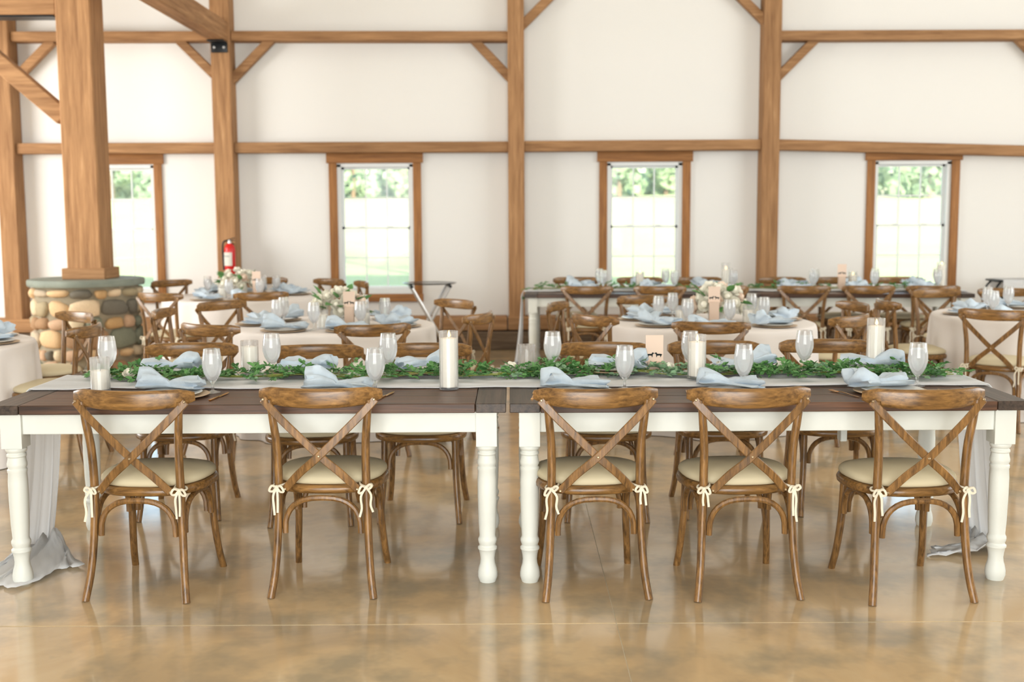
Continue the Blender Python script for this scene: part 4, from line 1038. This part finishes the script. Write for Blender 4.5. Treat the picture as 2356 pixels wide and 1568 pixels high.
# ------------------------------------------------------------------ outdoors: field, trees
def gz(x, y):
    t = max(0.0, min(1.0, (y - 45) / 60)); return -0.25 + 3.4 * t * t * (3 - 2 * t) + 0.12 * mnoise.noise(Vector((x * 0.05, y * 0.05, 0)))
def gfn(u, v):
    x = -140 + 280 * u; y = 13.95 + 150 * v ** 1.5
    return (x, y, gz(x, y) if y > 15 else -0.25)
struct(MB().grid(gfn, 60, 60).build('ground', M['grass'], ang=180))
def tree(x, y, h, w, seed, label, grp, leafsize=0.5, nleaf=900, low=0.15):
    r = random.Random(seed); z0 = gz(x, y); root = empty('tree', (x, y, z0))
    MB().tube(spline([(0, 0, -0.3), (0.1 * w * 0.1, 0, h * 0.25), (-0.05, 0.05, h * 0.55), (0, 0, h * 0.8)], 4), [0.05 * h * 0.6, 0.04 * h * 0.5, 0.02 * h * 0.5, 0.01 * h], 8, up=(0, 1, 0)).build('trunk', M['bark'], root)
    mb = MB(); blobs = []
    for k in range(14):
        t = r.random(); zz = h * (low + (0.95 - low) * t); q = w * 0.5 * math.sin(min(1, max(0.12, 1 - abs(t - 0.4) * 1.25)) * PI / 2)
        a = r.uniform(0, 2 * PI); rr = q * math.sqrt(r.random()) * 0.8
        blobs.append((Vector((rr * math.cos(a), rr * math.sin(a), zz)), w * r.uniform(0.14, 0.24)))
    for k in range(nleaf):
        c, br = r.choice(blobs); d = Vector((r.gauss(0, 1), r.gauss(0, 1), r.gauss(0, 1))).normalized(); p = c + d * br * r.uniform(0.7, 1.05)
        n1 = Vector((r.gauss(0, 1), r.gauss(0, 1), r.gauss(0, 1))).normalized(); n2 = d.cross(n1).normalized(); n3 = (d * 0.4 + n1 * 0.6).normalized(); s = leafsize * r.uniform(0.6, 1.3)
        b = len(mb.v); mb.v += [p - n2 * s * 0.5, p + n3 * s * 0.28, p + n2 * s * 0.5, p - n3 * s * 0.28]; mb.f.append([b, b + 1, b + 2, b + 3])
    me = bpy.data.meshes.new('crown'); me.from_pydata([tuple(v) for v in mb.v], [], mb.f); me.materials.append(M['crown'])
    o = link('crown', me, root); o['kind'] = 'stuff'
    return tag(root, label, 'tree', grp)
tr_ = random.Random(5)
vis = [(-32.0, 92, 'in the leftmost window, left of centre'), (-27.0, 96, 'in the leftmost window, right of centre'), (-13.5, 98, 'in the second window, left'), (-9.0, 104, 'in the second window, right'),
       (9.0, 96, 'in the third window, left'), (14.0, 104, 'in the third window, right'), (33.5, 92, 'in the rightmost window, left'), (38.0, 97, 'in the rightmost window, right')]
for i, (x, y, l) in enumerate(vis):
    tree(x, y, tr_.uniform(6.0, 8.0), tr_.uniform(4.6, 5.4), 50 + i, 'distant hazy tree ' + l, 'distant trees beyond the field', 0.75, 1400, low=0.08)
hl = MB(); hr = random.Random(77)     # uncountable hedge closing the field behind the trees
for k in range(6000):
    x = hr.uniform(-62, 62); y = 110 + hr.uniform(-1.5, 1.5); hgt = 2.6 + 1.6 * mnoise.noise(Vector((x * 0.11, 3, 0))); p = Vector((x, y, gz(x, y) + hr.uniform(0, hgt)))
    a = Vector((hr.gauss(0, 1), hr.gauss(0, 1), hr.gauss(0, 1))).normalized(); c = a.cross(Vector((0.3, 1, 0.2))).normalized(); q = hr.uniform(0.3, 0.7); b = len(hl.v)
    hl.v += [p - a * q, p + c * q * 0.6, p + a * q, p - c * q * 0.6]; hl.f.append([b, b + 1, b + 2, b + 3])
me = bpy.data.meshes.new('hedge'); me.from_pydata([tuple(v) for v in hl.v], [], hl.f); me.materials.append(M['crown'])
o = link('hedge', me); o['kind'] = 'stuff'; tag(o, 'pale hazy hedge closing the far edge of the bright field', 'hedge')
# shade tree close to the wall; its lowest branches hang into the tops of the two middle windows
st_ = tree(0.3, 24.0, 9.5, 8.5, 91, 'leafy shade tree outside whose twigs hang into the middle windows', 'near tree', 0.20, 3000, low=0.42)
def hang(p, q, n, seed):
    r = random.Random(seed); mb = MB(); P = spline([p, ((p[0] + q[0]) / 2, (p[1] + q[1]) / 2, max(p[2], q[2]) + 0.2), q], 8)
    MB().tube(P, [0.05, 0.03, 0.008], 6).build('branch', M['bark'], st_)
    for k in range(n):
        c = P[r.randrange(len(P) * 3 // 5, len(P))]; s = r.uniform(0.09, 0.17); d = Vector((r.gauss(0, 0.38), r.gauss(0, 0.38), r.gauss(-0.05, 0.24)))
        n1 = Vector((r.gauss(0, 1), r.gauss(0, 1), r.gauss(0, 0.6))).normalized(); n2 = n1.cross(Vector((0, 0, 1))).normalized(); b = len(mb.v); pp_ = Vector(c) + d
        mb.v += [pp_ - n1 * s * 0.6, pp_ + n2 * s * 0.35, pp_ + n1 * s * 0.6, pp_ - n2 * s * 0.35]; mb.f.append([b, b + 1, b + 2, b + 3])
    me = bpy.data.meshes.new('twig_leaves'); me.from_pydata([tuple(v) for v in mb.v], [], mb.f); me.materials.append(M['crown'])
    o = link('twig_leaves', me, st_); o['kind'] = 'stuff'
hang((0.0, 0.0, 4.8), (-2.85, -1.5, 3.0), 150, 1)
hang((0.0, 0.0, 4.8), (1.95, -1.5, 2.78), 260, 2)
hang((0.0, 0.0, 5.0), (2.75, -1.2, 2.95), 90, 3)
